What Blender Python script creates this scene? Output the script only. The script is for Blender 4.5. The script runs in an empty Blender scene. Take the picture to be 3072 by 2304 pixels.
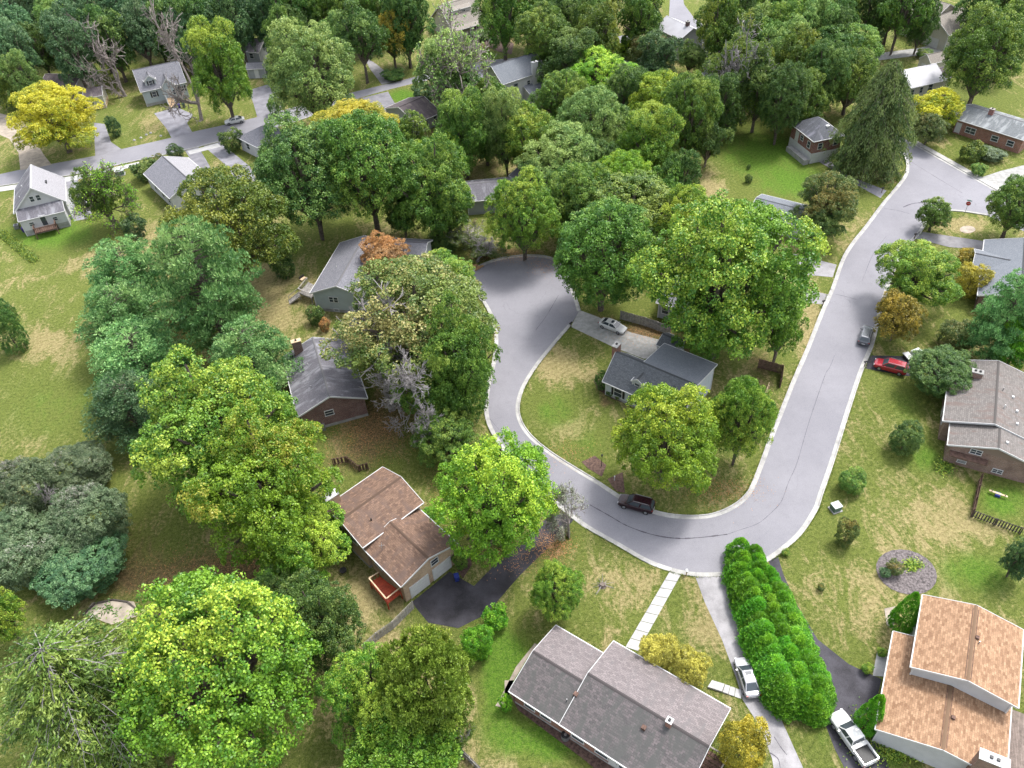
import bpy, math, random
import numpy as np
from mathutils import Vector, Matrix
random.seed(7)
SC = bpy.context.scene
COL = SC.collection

# ------------------------------------------------------------------ camera
CAMH, FPX, PITCH, ROLL = 87.0, 2450.0, math.radians(43.5), math.radians(3.5)
fwd = np.array([0, math.cos(PITCH), -math.sin(PITCH)])
r0 = np.array([1.0, 0, 0]); u0 = np.cross(r0, fwd)
right = math.cos(ROLL) * r0 - math.sin(ROLL) * u0
upv = np.cross(right, fwd)
cam = bpy.data.cameras.new('camera'); cam_o = bpy.data.objects.new('camera', cam); COL.objects.link(cam_o)
cam_o.matrix_world = Matrix(((right[0], upv[0], -fwd[0], 0), (right[1], upv[1], -fwd[1], 0),
                             (right[2], upv[2], -fwd[2], CAMH), (0, 0, 0, 1)))
cam.sensor_width = 36; cam.lens = FPX / 3072 * 36; cam.clip_start = 1; cam.clip_end = 6000
SC.camera = cam_o

# ------------------------------------------------------------------ light
SUN_AZ, SUN_EL = math.radians(52), math.radians(62)      # clockwise from +Y (north)
w = bpy.data.worlds.new('World'); SC.world = w; w.use_nodes = True
nt = w.node_tree; sky = nt.nodes.new('ShaderNodeTexSky'); sky.sky_type = 'NISHITA'; sky.sun_disc = False
sky.sun_elevation = SUN_EL; sky.sun_rotation = SUN_AZ; sky.air_density = 1.0; sky.dust_density = 3.0; sky.ozone_density = 1.0
bg = nt.nodes['Background']; bg.inputs[1].default_value = 0.15
hsv = nt.nodes.new('ShaderNodeHueSaturation'); hsv.inputs['Saturation'].default_value = .35     # thin white overcast
nt.links.new(sky.outputs[0], hsv.inputs['Color']); nt.links.new(hsv.outputs[0], bg.inputs[0])
sl = bpy.data.lights.new('sun', 'SUN'); sl.energy = 1.3; sl.angle = math.radians(12); sl.color = (1, .97, .92)
so = bpy.data.objects.new('sun', sl); COL.objects.link(so)
sd = Vector((math.sin(SUN_AZ) * math.cos(SUN_EL), math.cos(SUN_AZ) * math.cos(SUN_EL), math.sin(SUN_EL)))
so.rotation_euler = sd.to_track_quat('Z', 'Y').to_euler(); so.location = (40, 100, 150)
SC.view_settings.view_transform = 'Standard'; SC.view_settings.look = 'None'
SC.view_settings.exposure = 1.75; SC.view_settings.gamma = 1

# ------------------------------------------------------------------ pixel -> place (pixels of the 2212 px wide view)
ORG = dict(r1=(0,0),r2=(760,0),r3=(1520,0),r4=(2272,0),r5=(0,560),r6=(760,560),r7=(1520,560),r8=(2272,560),
           q1=(0,1120),q2=(760,1120),q3=(1520,1120),q4=(2272,1120),s1=(0,1704),s2=(760,1704),s3=(1520,1704),s4=(2272,1704))
def S(r, x, y): return ((ORG[r][0] + x / 2.765) / 1.38879, (ORG[r][1] + y / 2.765) / 1.38879)
def P(p, z=0.0):
    x, y = p[0] * 1.38879, p[1] * 1.38879
    d = fwd + right * (x - 1536) / FPX - upv * (y - 1152) / FPX
    t = (z - CAMH) / d[2]
    return np.array([d[0] * t, d[1] * t, z])
def depth_of(p): return float((p - np.array([0, 0, CAMH])) @ fwd)
def PX(reg, pts, z=0.0): return [P(S(reg, *q), z) for q in pts]

# ------------------------------------------------------------------ mesh helper
class MB:
    def __init__(s): s.v = []; s.f = []; s.uv = []; s.m = []
    def face(s, pts, uv=None, mi=0):
        b = len(s.v); s.v += [tuple(map(float, p)) for p in pts]; s.f.append(tuple(range(b, b + len(pts))))
        s.uv.append(uv); s.m.append(mi)
    def hexa(s, p, mi=0):   # 8 points: bottom 4 ccw, top 4 ccw
        b = len(s.v); s.v += [tuple(map(float, q)) for q in p]
        for q in ((3,2,1,0),(4,5,6,7),(0,1,5,4),(1,2,6,5),(2,3,7,6),(3,0,4,7)):
            s.f.append(tuple(b + i for i in q)); s.uv.append(None); s.m.append(mi)
    def box(s, c, ax, ay, az, mi=0):   # centre, three half-extent vectors
        c, ax, ay, az = map(np.array, (c, ax, ay, az))
        s.hexa([c-ax-ay-az, c+ax-ay-az, c+ax+ay-az, c-ax+ay-az, c-ax-ay+az, c+ax-ay+az, c+ax+ay+az, c-ax+ay+az], mi)
    def bar(s, a, b, w, h, up=(0,0,1), mi=0):
        a, b = np.array(a, float), np.array(b, float); d = b - a; L = np.linalg.norm(d); d /= L
        up = np.array(up, float); sd_ = np.cross(d, up); n = np.linalg.norm(sd_)
        sd_ = np.array([1., 0, 0]) if n < 1e-6 else sd_ / n
        u2 = np.cross(sd_, d)
        s.box((a + b) / 2, d * L / 2, sd_ * w / 2, u2 * h / 2, mi)
    def prism(s, poly, z0, z1):
        n = len(poly); b = len(s.v)
        s.v += [(float(p[0]), float(p[1]), z0) for p in poly] + [(float(p[0]), float(p[1]), z1) for p in poly]
        fs = [tuple(b + n - 1 - i for i in range(n)), tuple(b + n + i for i in range(n))] + [(b+i, b+(i+1) % n, b+n+(i+1) % n, b+n+i) for i in range(n)]
        for f in fs: s.f.append(f); s.uv.append(None); s.m.append(0)
    def tube(s, pts, rad, sides=6, cap=True):
        b = len(s.v); pts = [np.array(p, float) for p in pts]
        for i, p in enumerate(pts):
            d = (pts[min(i+1, len(pts)-1)] - pts[max(i-1, 0)]); d /= np.linalg.norm(d) + 1e-9
            a = np.cross(d, [0, 0, 1.]); a = np.array([1., 0, 0]) if np.linalg.norm(a) < 1e-3 else a / np.linalg.norm(a)
            c_ = np.cross(d, a)
            for k in range(sides):
                t = 2 * math.pi * k / sides; s.v.append(tuple(p + (a * math.cos(t) + c_ * math.sin(t)) * rad[i]))
        for i in range(len(pts) - 1):
            for k in range(sides):
                k2 = (k + 1) % sides
                s.f.append((b+i*sides+k, b+i*sides+k2, b+(i+1)*sides+k2, b+(i+1)*sides+k)); s.uv.append(None); s.m.append(0)
        if cap:
            for i, rev in ((0, True), (len(pts)-1, False)):
                q = [b+i*sides+k for k in range(sides)]
                s.f.append(tuple(q[::-1] if rev else q)); s.uv.append(None); s.m.append(0)
    def mesh(s, name, org=(0, 0, 0)):
        me = bpy.data.meshes.new(name)
        me.from_pydata([(x - org[0], y - org[1], z - org[2]) for x, y, z in s.v], [], s.f)
        if any(u is not None for u in s.uv):
            uvl = me.uv_layers.new(name='UVMap'); k = 0
            for f, u in zip(s.f, s.uv):
                for j in range(len(f)):
                    if u is not None: uvl.data[k + j].uv = u[j]
                k += len(f)
        if any(s.m): me.polygons.foreach_set('material_index', s.m)
        return me
    def build(s, name, mat, parent=None, smooth=False):
        org = parent_origin(parent)
        me = s.mesh(name, org)
        for m_ in (mat if isinstance(mat, (list, tuple)) else [mat]): me.materials.append(m_)
        if smooth: me.polygons.foreach_set('use_smooth', [True] * len(me.polygons))
        o = bpy.data.objects.new(name, me); COL.objects.link(o)
        if parent is not None: o.parent = parent
        return o
def parent_origin(p):
    v = np.zeros(3)
    while p is not None: v += np.array(p.location); p = p.parent
    return v
def tag(o, label=None, cat=None, group=None, kind=None):
    if label: o['label'] = label
    if cat: o['category'] = cat
    if group: o['group'] = group
    if kind: o['kind'] = kind
    return o
def empty(name, loc, label=None, cat=None, group=None, kind=None):
    o = bpy.data.objects.new(name, None); COL.objects.link(o); o.location = tuple(map(float, loc)); o.empty_display_size = .5
    return tag(o, label, cat, group, kind)

# ------------------------------------------------------------------ materials
MATS = {}; KA = .70
class NT:
    def __init__(s, name):
        s.m = bpy.data.materials.new(name); s.m.use_nodes = True; s.t = s.m.node_tree; s.b = s.t.nodes['Principled BSDF']
        s.b.inputs['Specular IOR Level'].default_value = .3
    def n(s, t, **kw):
        x = s.t.nodes.new(t)
        for k, v in kw.items():
            if k.startswith('i_'): x.inputs[k[2:].replace('_', ' ')].default_value = v
            else: setattr(x, k, v)
        return x
    def l(s, a, b): s.t.links.new(a, b)
    def mix(s, f, a, b, bt='MIX'):
        x = s.t.nodes.new('ShaderNodeMix'); x.data_type = 'RGBA'; x.blend_type = bt
        for i, v in ((0, f), (6, a), (7, b)):
            if isinstance(v, (int, float)): x.inputs[i].default_value = v
            elif isinstance(v, tuple): x.inputs[i].default_value = v if len(v) == 4 else (*v, 1)
            else: s.l(v, x.inputs[i])
        return x.outputs[2]
    def ramp(s, fac, a, b):
        x = s.t.nodes.new('ShaderNodeMapRange'); x.interpolation_type = 'SMOOTHSTEP'
        x.inputs[1].default_value = a; x.inputs[2].default_value = b; s.l(fac, x.inputs[0]); return x.outputs[0]
    def noise(s, scale, detail=3, rough=.6, vec=None, dist=0):
        x = s.n('ShaderNodeTexNoise'); x.inputs['Scale'].default_value = scale; x.inputs['Detail'].default_value = detail
        x.inputs['Roughness'].default_value = rough; x.inputs['Distortion'].default_value = dist
        if vec is not None: s.l(vec, x.inputs['Vector'])
        return x.outputs['Fac']
    def math(s, op, a, b=None):
        x = s.t.nodes.new('ShaderNodeMath'); x.operation = op
        for i, v in ((0, a), (1, b)):
            if v is None: continue
            if isinstance(v, (int, float)): x.inputs[i].default_value = v
            else: s.l(v, x.inputs[i])
        return x.outputs[0]
    def pos(s): return s.n('ShaderNodeNewGeometry').outputs['Position']
    def bump(s, h, strength=.4, dist=.05):
        x = s.n('ShaderNodeBump'); x.inputs['Strength'].default_value = strength; x.inputs['Distance'].default_value = dist
        s.l(h, x.inputs['Height']); s.l(x.outputs[0], s.b.inputs['Normal'])
    def color(s, c):
        if isinstance(c, tuple): s.b.inputs['Base Color'].default_value = (*c, 1)
        else: s.l(c, s.b.inputs['Base Color'])
    def rough(s, v): s.b.inputs['Roughness'].default_value = v
def basic(name, c, rough=.7, var=.18, scale=2.0, metal=0, spec=.3, fine=18.0):
    if name in MATS: return MATS[name]
    c = tuple(x * KA for x in c); t = NT(name); p = t.pos()
    n1 = t.noise(scale, 4, .6, p); n2 = t.noise(fine, 2, .5, p)
    k = t.math('ADD', t.math('MULTIPLY', n1, .65), t.math('MULTIPLY', n2, .35))
    dk = tuple(x * (1 - 1.6 * var) for x in c); lt = tuple(min(1, x * (1 + 1.3 * var)) for x in c)
    oi = t.n('ShaderNodeObjectInfo'); hs = t.n('ShaderNodeHueSaturation'); t.l(t.mix(t.ramp(k, .32, .68), dk, lt), hs.inputs['Color'])
    t.l(t.math('ADD', 1 - .6 * min(var, .25), t.math('MULTIPLY', oi.outputs['Random'], 1.2 * min(var, .25))), hs.inputs['Value'])
    t.color(hs.outputs[0]); t.rough(rough)
    t.b.inputs['Metallic'].default_value = metal; t.b.inputs['Specular IOR Level'].default_value = spec
    MATS[name] = t.m; return t.m
def shingle(name, c1, c2, stain=None, amt=.5, row=.16, wid=.34, sscale=.35):
    if name in MATS: return MATS[name]
    c1, c2 = tuple(x * KA for x in c1), tuple(x * KA for x in c2); stain = stain and tuple(x * KA for x in stain)
    t = NT(name); uv = t.n('ShaderNodeTexCoord').outputs['UV']
    br = t.n('ShaderNodeTexBrick'); t.l(uv, br.inputs['Vector'])
    br.inputs['Scale'].default_value = 1; br.inputs['Brick Width'].default_value = wid; br.inputs['Row Height'].default_value = row
    br.inputs['Mortar Size'].default_value = .013; br.inputs['Mortar Smooth'].default_value = .4; br.offset = .5
    br.inputs['Color1'].default_value = (*c1, 1); br.inputs['Color2'].default_value = (*c2, 1)
    br.inputs['Mortar'].default_value = tuple(x * .4 for x in c1) + (1,)
    col = br.outputs['Color']
    n = t.noise(6.0, 3, .7, uv); col = t.mix(t.ramp(n, .3, .7), col, t.mix(1.0, col, (.72, .72, .74), 'MULTIPLY'))
    if stain:
        mp = t.n('ShaderNodeMapping'); mp.inputs['Scale'].default_value = (1.5, .45, 1); t.l(uv, mp.inputs[0])
        ns = t.noise(sscale * 1.6, 4, .65, mp.outputs[0], .6)
        col = t.mix(t.math('MULTIPLY', t.ramp(ns, .62 - .35 * amt, .8 - .35 * amt), .85), col, stain)
    t.color(col); t.rough(.85); t.bump(br.outputs['Fac'], .35, -.02)
    MATS[name] = t.m; return t.m
def brick(name, c, mort=(.45, .42, .38)):
    if name in MATS: return MATS[name]
    c = tuple(x * KA for x in c); mort = tuple(x * KA for x in mort)
    t = NT(name); uv = t.n('ShaderNodeTexCoord').outputs['UV']
    br = t.n('ShaderNodeTexBrick'); t.l(uv, br.inputs['Vector']); br.inputs['Scale'].default_value = 1
    br.inputs['Brick Width'].default_value = .24; br.inputs['Row Height'].default_value = .085; br.inputs['Mortar Size'].default_value = .01
    br.inputs['Color1'].default_value = (*c, 1); br.inputs['Color2'].default_value = (*[x * .62 for x in c], 1); br.inputs['Mortar'].default_value = (*mort, 1)
    n = t.noise(.8, 4, .6, t.pos()); t.color(t.mix(t.ramp(n, .3, .75), br.outputs['Color'], t.mix(1.0, br.outputs['Color'], (.7, .66, .66), 'MULTIPLY')))
    t.rough(.85); t.bump(br.outputs['Fac'], .3, -.01); MATS[name] = t.m; return t.m
def siding(name, c):
    if name in MATS: return MATS[name]
    c = tuple(x * KA for x in c)
    t = NT(name); sp = t.n('ShaderNodeSeparateXYZ'); t.l(t.pos(), sp.inputs[0])
    fr = t.math('FRACT', t.math('MULTIPLY', sp.outputs[2], 5.0))
    n = t.noise(.9, 4, .6, t.pos()); base = t.mix(t.ramp(n, .3, .8), c, tuple(x * .86 for x in c))
    t.color(t.mix(t.ramp(fr, .86, .96), base, tuple(x * .62 for x in c))); t.rough(.6); t.bump(fr, .25, .02); MATS[name] = t.m; return t.m

M_white = basic('white_trim', (.66, .66, .66), .5, .05)
M_conc = basic('concrete', (.38, .375, .36), .85, .16, 1.2)
M_kerb = basic('kerb_concrete', (.45, .44, .42), .85, .16, .8)
M_walk = basic('walk_concrete', (.46, .455, .45), .85, .12, 1.0)
M_olddrive = basic('worn_drive', (.30, .29, .30), .9, .2, .5)
M_darkdrive = basic('dark_asphalt', (.058, .055, .066), .85, .4, .35)
M_middrive = basic('grey_asphalt', (.24, .235, .26), .9, .2, .4)
M_gravel = basic('gravel', (.42, .36, .29), .95, .2, .8)
M_mulch = basic('mulch', (.12, .075, .06), .95, .4, 3)
M_stonebed = basic('stone_bed', (.15, .13, .13), .95, .45, 3.5)
M_glass = NT('window_glass'); M_glass.color((.035, .045, .055)); M_glass.rough(.08); M_glass.b.inputs['Specular IOR Level'].default_value = .6; M_glass = M_glass.m
M_bark = basic('bark', (.16, .13, .11), .95, .35, 3)
M_palebark = basic('pale_bark', (.34, .29, .27), .9, .25, 3)
M_greybark = basic('dead_wood', (.36, .33, .33), .9, .25, 3)
M_brownwood = basic('brown_wood', (.15, .09, .07), .85, .3, 3)
M_greywood = basic('weathered_wood', (.34, .32, .30), .9, .25, 3)
M_darkwood = basic('dark_fence_wood', (.10, .085, .075), .9, .3, 3)
M_deckplank = basic('deck_plank', (.24, .19, .165), .85, .2, 2)
M_red = basic('red_stain', (.48, .075, .035), .6, .2, 2)
M_redrail = basic('pale_rail', (.70, .52, .34), .6, .15, 2)
M_black = basic('black_metal', (.03, .03, .032), .5, .2, 4)
M_metal = basic('grey_metal', (.35, .35, .36), .4, .15, 3, .6)
M_green = basic('green_plastic', (.03, .10, .06), .5, .15, 3)
M_blue = basic('blue_plastic', (.03, .05, .28), .5, .15, 3)
M_purple = basic('navy_plastic', (.06, .03, .22), .5, .15, 3)
M_tyre = basic('tyre_rubber', (.025, .025, .027), .8, .2, 5)
M_rim = basic('rim_alloy', (.45, .45, .47), .35, .1, 5, .7)
M_log = basic('cut_log', (.40, .24, .12), .9, .3, 4)
def gloss(name, c, rough=.25, metal=0.0, coat=.6):
    if name in MATS: return MATS[name]
    c = tuple(x * KA for x in c); t = NT(name); n = t.noise(1.5, 3, .5, t.pos()); t.color(t.mix(t.ramp(n, .3, .8), c, tuple(x * .88 for x in c))); t.rough(rough)
    t.b.inputs['Metallic'].default_value = metal; t.b.inputs['Coat Weight'].default_value = coat; MATS[name] = t.m; return t.m

# asphalt road
t = NT('road_asphalt'); p = t.pos()
n1 = t.noise(.07, 6, .7, p); n2 = t.noise(.8, 6, .75, p); n3 = t.noise(14, 2, .6, p)
c = t.mix(t.ramp(n1, .35, .66), (.150, .147, .166), (.190, .186, .206))
c = t.mix(t.math('MULTIPLY', t.ramp(n2, .5, .72), .35), c, (.125, .122, .135))
c = t.mix(t.math('MULTIPLY', t.ramp(n3, .45, .65), .4), c, (.25, .247, .262))
vo = t.n('ShaderNodeTexVoronoi', feature='DISTANCE_TO_EDGE'); vo.inputs['Scale'].default_value = .11
dn = t.n('ShaderNodeTexNoise'); dn.inputs['Scale'].default_value = .6; dn.inputs['Detail'].default_value = 5; t.l(p, dn.inputs['Vector'])
vm = t.n('ShaderNodeVectorMath', operation='MULTIPLY_ADD'); t.l(dn.outputs['Color'], vm.inputs[0]); vm.inputs[1].default_value = (3, 3, 0); t.l(p, vm.inputs[2])
t.l(vm.outputs[0], vo.inputs['Vector'])
cr = t.math('MULTIPLY', t.math('SUBTRACT', 1.0, t.ramp(vo.outputs['Distance'], .001, .0055)), t.math('MULTIPLY', t.ramp(t.noise(.07, 2, .5, p), .55, .7), .5))
c = t.mix(t.math('MULTIPLY', t.ramp(n3, .5, .32), .35), c, (.10, .098, .108))
c = t.mix(cr, c, (.07, .066, .077)); t.color(c); t.rough(.85); t.bump(n3, .15, .02); M_road = t.m
M_seam = basic('tar_seam', (.11, .10, .12), .8, .25, 2)

# ------------------------------------------------------------------ ground
LUSH, DRY, LIT = 1, 0, 2
PATCH = [  # px x, y, rx, ry, kind, strength
 (100,510,100,32,1,.9),(40,900,170,130,1,.3),(260,290,60,60,1,.5),(210,470,150,40,1,.35),(1650,330,140,60,1,.95),(1720,400,70,30,1,.8),
 (1200,885,60,45,1,.75),(1270,960,60,45,1,.6),(1075,1470,40,110,1,1.2),(1120,1420,50,60,1,.8),(1180,1600,110,45,1,1.2),(1250,1330,60,35,1,.5),(1010,1340,60,30,1,.5),
 (1960,870,60,70,1,.6),(2000,990,50,45,1,.8),(2170,1080,70,40,1,1.1),(2140,1240,90,60,1,.8),(1770,1600,40,60,1,.6),(1930,1650,50,30,1,.9),
 (870,208,30,16,1,1.4),(190,165,35,22,1,1.2),(1340,115,40,22,1,1.1),(2100,330,50,30,1,.7),(1560,1460,25,60,1,.5),(1455,1300,25,60,1,.5),(1060,120,30,12,1,1.2),
 (2120,230,60,30,1,.5),(1930,70,60,40,1,.3),(240,850,40,40,1,.6),(1700,560,60,20,1,.5),(690,470,60,30,1,.4),
 (60,650,130,150,1,.15),(150,880,110,110,1,.25),(1960,1110,110,60,0,.5),(1860,1270,100,70,0,.5),(2060,1150,90,40,0,.5),(1920,1340,70,50,0,.3),(1890,1000,50,90,1,.35),(2050,1230,60,40,1,.4),(1350,1290,60,45,0,.6),(1205,800,40,35,0,1.1),(1235,930,35,28,0,1.0),
 (790,1290,60,60,0,.9),(850,1410,60,40,0,.9),(1090,1630,60,60,0,.9),(985,1560,45,90,0,.7),(600,640,70,60,0,.8),(230,560,70,26,0,.8),(110,745,55,40,0,.8),(330,560,50,40,0,.5),
 (1530,1330,40,70,0,.55),(1745,720,30,110,0,.9),(1860,540,30,40,0,.5),(2080,485,45,14,0,1.1),(1535,420,30,50,0,1.2),(1480,200,40,20,0,.6),(20,590,60,40,0,.4),(90,960,60,20,0,.4),
 (330,265,40,50,0,.4),(30,330,40,30,0,.2),(720,1500,30,120,0,.6),(1320,1250,80,20,0,.5),(2000,1250,120,40,0,.5),
 (800,945,90,55,2,1.0),(740,1010,60,40,2,.6),(430,1250,140,60,2,.9),(300,1170,60,80,2,.6),(560,1240,100,50,2,.8),(1085,545,70,12,2,1.3),(1075,70,60,40,2,1.2),
 (1385,715,80,22,2,1.2),(1480,760,50,40,2,1.0),(1280,690,50,14,2,1.0),(1570,1050,80,35,2,.6),(1200,1190,30,35,2,1.1),(700,560,60,60,2,.5),(1300,835,14,20,2,1.3),(1310,870,20,14,2,1.3),
 (245,915,30,45,2,.9),(400,640,40,80,2,.8),(330,740,60,60,2,.8),(160,1260,160,40,2,.9),(1640,800,40,50,2,.8),(1660,700,40,60,2,.5),(1930,700,60,40,2,.4),(2170,760,40,30,2,.9),
 (160,320,60,18,2,.7),(1870,345,40,30,2,.8),(980,330,90,60,2,.7),(1200,300,300,140,2,.6),(300,40,320,60,2,.8),(1300,40,200,50,2,.8),(1700,60,200,40,2,.8),(820,80,120,60,2,.7),(1750,250,80,60,2,.8),
 (830,880,60,50,2,.8),(1480,1020,40,60,2,.6),(860,650,120,120,2,.6),(460,1050,120,100,2,.6),(1120,560,60,14,2,1.2),(1500,540,140,120,2,.6)]
xs = np.concatenate([[-3000,-1200,-600,-350], np.arange(-250, 221, 1.25), [320,600,1200,3000]])
ys = np.concatenate([[-1500,-500,-150,-40], np.arange(0, 345, 1.25), [420,600,1000,2000,4000]])
X, Y = np.meshgrid(xs, ys); nx, ny = len(xs), len(ys)
wt = np.zeros((3, ny, nx))
for (px, py, rx, ry, k, s_) in PATCH:
    c0 = P((px, py)); dx = P((px + rx, py)) - c0; dy = P((px, py - ry)) - c0
    Mi = np.linalg.inv(np.array([[dx[0], dy[0]], [dx[1], dy[1]]]))
    a = Mi[0, 0] * (X - c0[0]) + Mi[0, 1] * (Y - c0[1]); b = Mi[1, 0] * (X - c0[0]) + Mi[1, 1] * (Y - c0[1])
    wt[k] += s_ * np.exp(-(a * a + b * b) * .9)
far = np.clip((Y - 255) / 30, 0, 1) + np.clip((-X - 150) / 30, 0, 1) * 0 ; wt[2] += far * .9
gm = bpy.data.meshes.new('ground')
V = np.stack([X.ravel(), Y.ravel(), np.zeros(nx * ny)], 1)
ii = (np.arange(ny - 1)[:, None] * nx + np.arange(nx - 1)[None, :]).ravel()
Q = np.stack([ii, ii + 1, ii + nx + 1, ii + nx], 1)
gm.vertices.add(len(V)); gm.vertices.foreach_set('co', V.ravel())
gm.loops.add(Q.size); gm.loops.foreach_set('vertex_index', Q.ravel().astype(np.int32))
gm.polygons.add(len(Q)); gm.polygons.foreach_set('loop_start', np.arange(0, Q.size, 4, dtype=np.int32))
gm.update(calc_edges=True)
ca = gm.color_attributes.new('patch', 'FLOAT_COLOR', 'POINT')
cc = np.ones((nx * ny, 4)); cc[:, 0] = wt[0].ravel(); cc[:, 1] = wt[1].ravel(); cc[:, 2] = wt[2].ravel()
ca.data.foreach_set('color', np.clip(cc, 0, 3).ravel())
t = NT('lawn'); p = t.pos()
at = t.n('ShaderNodeAttribute', attribute_name='patch'); sp = t.n('ShaderNodeSeparateColor'); t.l(at.outputs['Color'], sp.inputs[0])
mp = t.n('ShaderNodeMapping'); mp.inputs['Rotation'].default_value = (0, 0, .55); mp.inputs['Scale'].default_value = (1, .45, 1); t.l(p, mp.inputs[0])
nl = t.noise(.06, 3, .6, p); nm = t.noise(.42, 7, .78, mp.outputs[0], .8); nf = t.noise(2.2, 6, .85, p); nff = t.noise(7.0, 3, .8, p)
g = t.mix(t.ramp(nf, .3, .7), (.060, .095, .016), (.205, .240, .052))
dryc = t.mix(t.ramp(nf, .3, .72), (.19, .155, .065), (.50, .42, .21))
lush = t.mix(t.ramp(nf, .3, .7), (.040, .110, .010), (.150, .285, .028))
litc = t.mix(t.ramp(nf, .35, .7), (.085, .065, .03), (.29, .20, .10))
k = t.math('ADD', t.math('ADD', t.math('MULTIPLY', nl, .5), t.math('MULTIPLY', nm, 1.05)), t.math('MULTIPLY', nf, .55))
fd = t.ramp(t.math('ADD', k, t.math('MULTIPLY', t.math('SUBTRACT', sp.outputs[0], t.math('MULTIPLY', sp.outputs[1], .55)), .26)), 1.03, 1.24)
c = t.mix(fd, g, dryc)
fl = t.ramp(t.math('ADD', t.math('MULTIPLY', nm, .7), t.math('MULTIPLY', sp.outputs[1], .45)), .50, .82); c = t.mix(fl, c, lush)
fb = t.ramp(t.math('ADD', t.math('MULTIPLY', nm, .8), t.math('MULTIPLY', sp.outputs[2], .5)), .58, 1.05); c = t.mix(fb, c, litc)
c = t.mix(t.math('MULTIPLY', t.ramp(nff, .5, .68), .4), c, (.38, .33, .16)); c = t.mix(t.math('MULTIPLY', t.ramp(nff, .48, .32), .55), c, (.035, .05, .012))
mw = t.n('ShaderNodeTexWave', wave_type='BANDS'); mw.inputs['Scale'].default_value = .32; mw.inputs['Distortion'].default_value = 2.5; mw.inputs['Detail'].default_value = 3; mw.inputs['Detail Scale'].default_value = .6
mp2 = t.n('ShaderNodeMapping'); mp2.inputs['Rotation'].default_value = (0, 0, .95); t.l(p, mp2.inputs[0]); t.l(mp2.outputs[0], mw.inputs['Vector'])
c = t.mix(t.math('MULTIPLY', mw.outputs['Fac'], t.math('MULTIPLY', t.ramp(nl, .4, .6), .45)), c, t.mix(1.0, c, (.62, .70, .55), 'MULTIPLY'))
c = t.mix(1.0, c, (.84, .84, .84), 'MULTIPLY')
t.color(c); t.rough(.95); t.b.inputs['Specular IOR Level'].default_value = .1
t.bump(t.math('ADD', nf, nff), 1.0, .2)
gm.materials.append(t.m); go = bpy.data.objects.new('ground', gm); COL.objects.link(go); tag(go, kind='structure')

# ------------------------------------------------------------------ roads, drives, paths
def smooth(pts, n=6):
    pts = [np.array(p, float) for p in pts]; out = []
    for i in range(len(pts) - 1):
        a, b, c_, d = pts[max(i-1, 0)], pts[i], pts[i+1], pts[min(i+2, len(pts)-1)]
        for k in range(n):
            u = k / n
            out.append(.5 * ((2*b) + (-a + c_) * u + (2*a - 5*b + 4*c_ - d) * u*u + (-a + 3*b - 3*c_ + d) * u**3))
    out.append(pts[-1]); return out
from mathutils.geometry import tessellate_polygon
def sheet(name, poly, z, mat, skirt=True):
    poly = [(float(p[0]), float(p[1])) for p in poly]
    tr = tessellate_polygon([[Vector((x, y, 0)) for x, y in poly]])
    mb = MB(); mb.v = [(x, y, z) for x, y in poly]
    for a, b, c_ in tr:
        A, B, C = [np.array(poly[i]) for i in (a, b, c_)]
        cr_ = (B-A)[0]*(C-A)[1] - (B-A)[1]*(C-A)[0]
        mb.f.append((a, b, c_) if cr_ > 0 else (a, c_, b)); mb.uv.append(None); mb.m.append(0)
    return tag(mb.build(name, mat), kind='structure')
# outer kerb of the street (right side, then round the bend, up the left side to the turning circle)
OUT = [(2003,478),(1988,502),(1958,535),(1935,575),(1912,640),(1898,690),(1885,745),(1862,800),(1842,860),(1820,930),(1795,1010),(1774,1070),(1764,1100),(1732,1150),(1696,1184),(1655,1212),(1600,1235),(1545,1243),(1480,1240),(1405,1217),(1335,1178),(1265,1138),(1215,1100),(1160,1055),(1110,1000),(1072,950),(1050,900),(1052,840),(1066,780),(1070,720),(1052,665),(1020,625),(1003,603)]
CUL = [(1003,603),(1020,585),(1050,568),(1090,557),(1140,552),(1190,557),(1218,580),(1232,615),(1246,650),(1252,672)]
INN = [(1232,703),(1200,740),(1160,790),(1130,840),(1120,882),(1128,915),(1150,945),(1190,978),(1240,1010),(1295,1043),(1345,1075),(1420,1107),(1500,1116),(1560,1105),(1612,1070),(1640,1010),(1662,950),(1690,880),(1714,820),(1745,749),(1777,668),(1797,624),(1818,564),(1839,528),(1870,489),(1909,437),(1938,403),(1957,375),(1958,350),(1946,330)]
outw = smooth([P(q) for q in OUT], 4); culw = smooth([P(q) for q in CUL], 4); innw = smooth([P(q) for q in INN], 4)
sheet('road', outw + culw[1:] + innw + [P(q) for q in ((1930,300),(1938,284),(1960,304),(2060,360),(2157,414),(2260,470),(2260,520),(2131,465),(2080,457),(2050,455),(2030,458))], .012, M_road)
# upper street
UPR = [(-40,385),(47,366),(112,354),(208,336),(263,322),(372,297),(411,286),(484,270),(576,248),(660,225),(768,198),(886,169),(980,143),(1060,130),(1120,124),(1210,108),(1330,80),(1420,56),(1445,40)]
LWR = [(-40,412),(0,402),(156,378),(286,349),(406,323),(469,307),(576,281),(670,252),(763,216),(886,182),(980,165),(1060,172),(1120,152),(1215,124),(1340,94),(1440,70),(1480,62)]
upw = smooth([P(q) for q in UPR], 3); lww = smooth([P(q) for q in LWR], 3)
sheet('road', upw + lww[::-1], .012, M_road)
sheet('road', [P(q) for q in ((1440,-30),(1447,0),(1445,40),(1480,62),(1510,72),(1545,72),(1500,40),(1478,10),(1470,-30))], .018, M_road)
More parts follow.
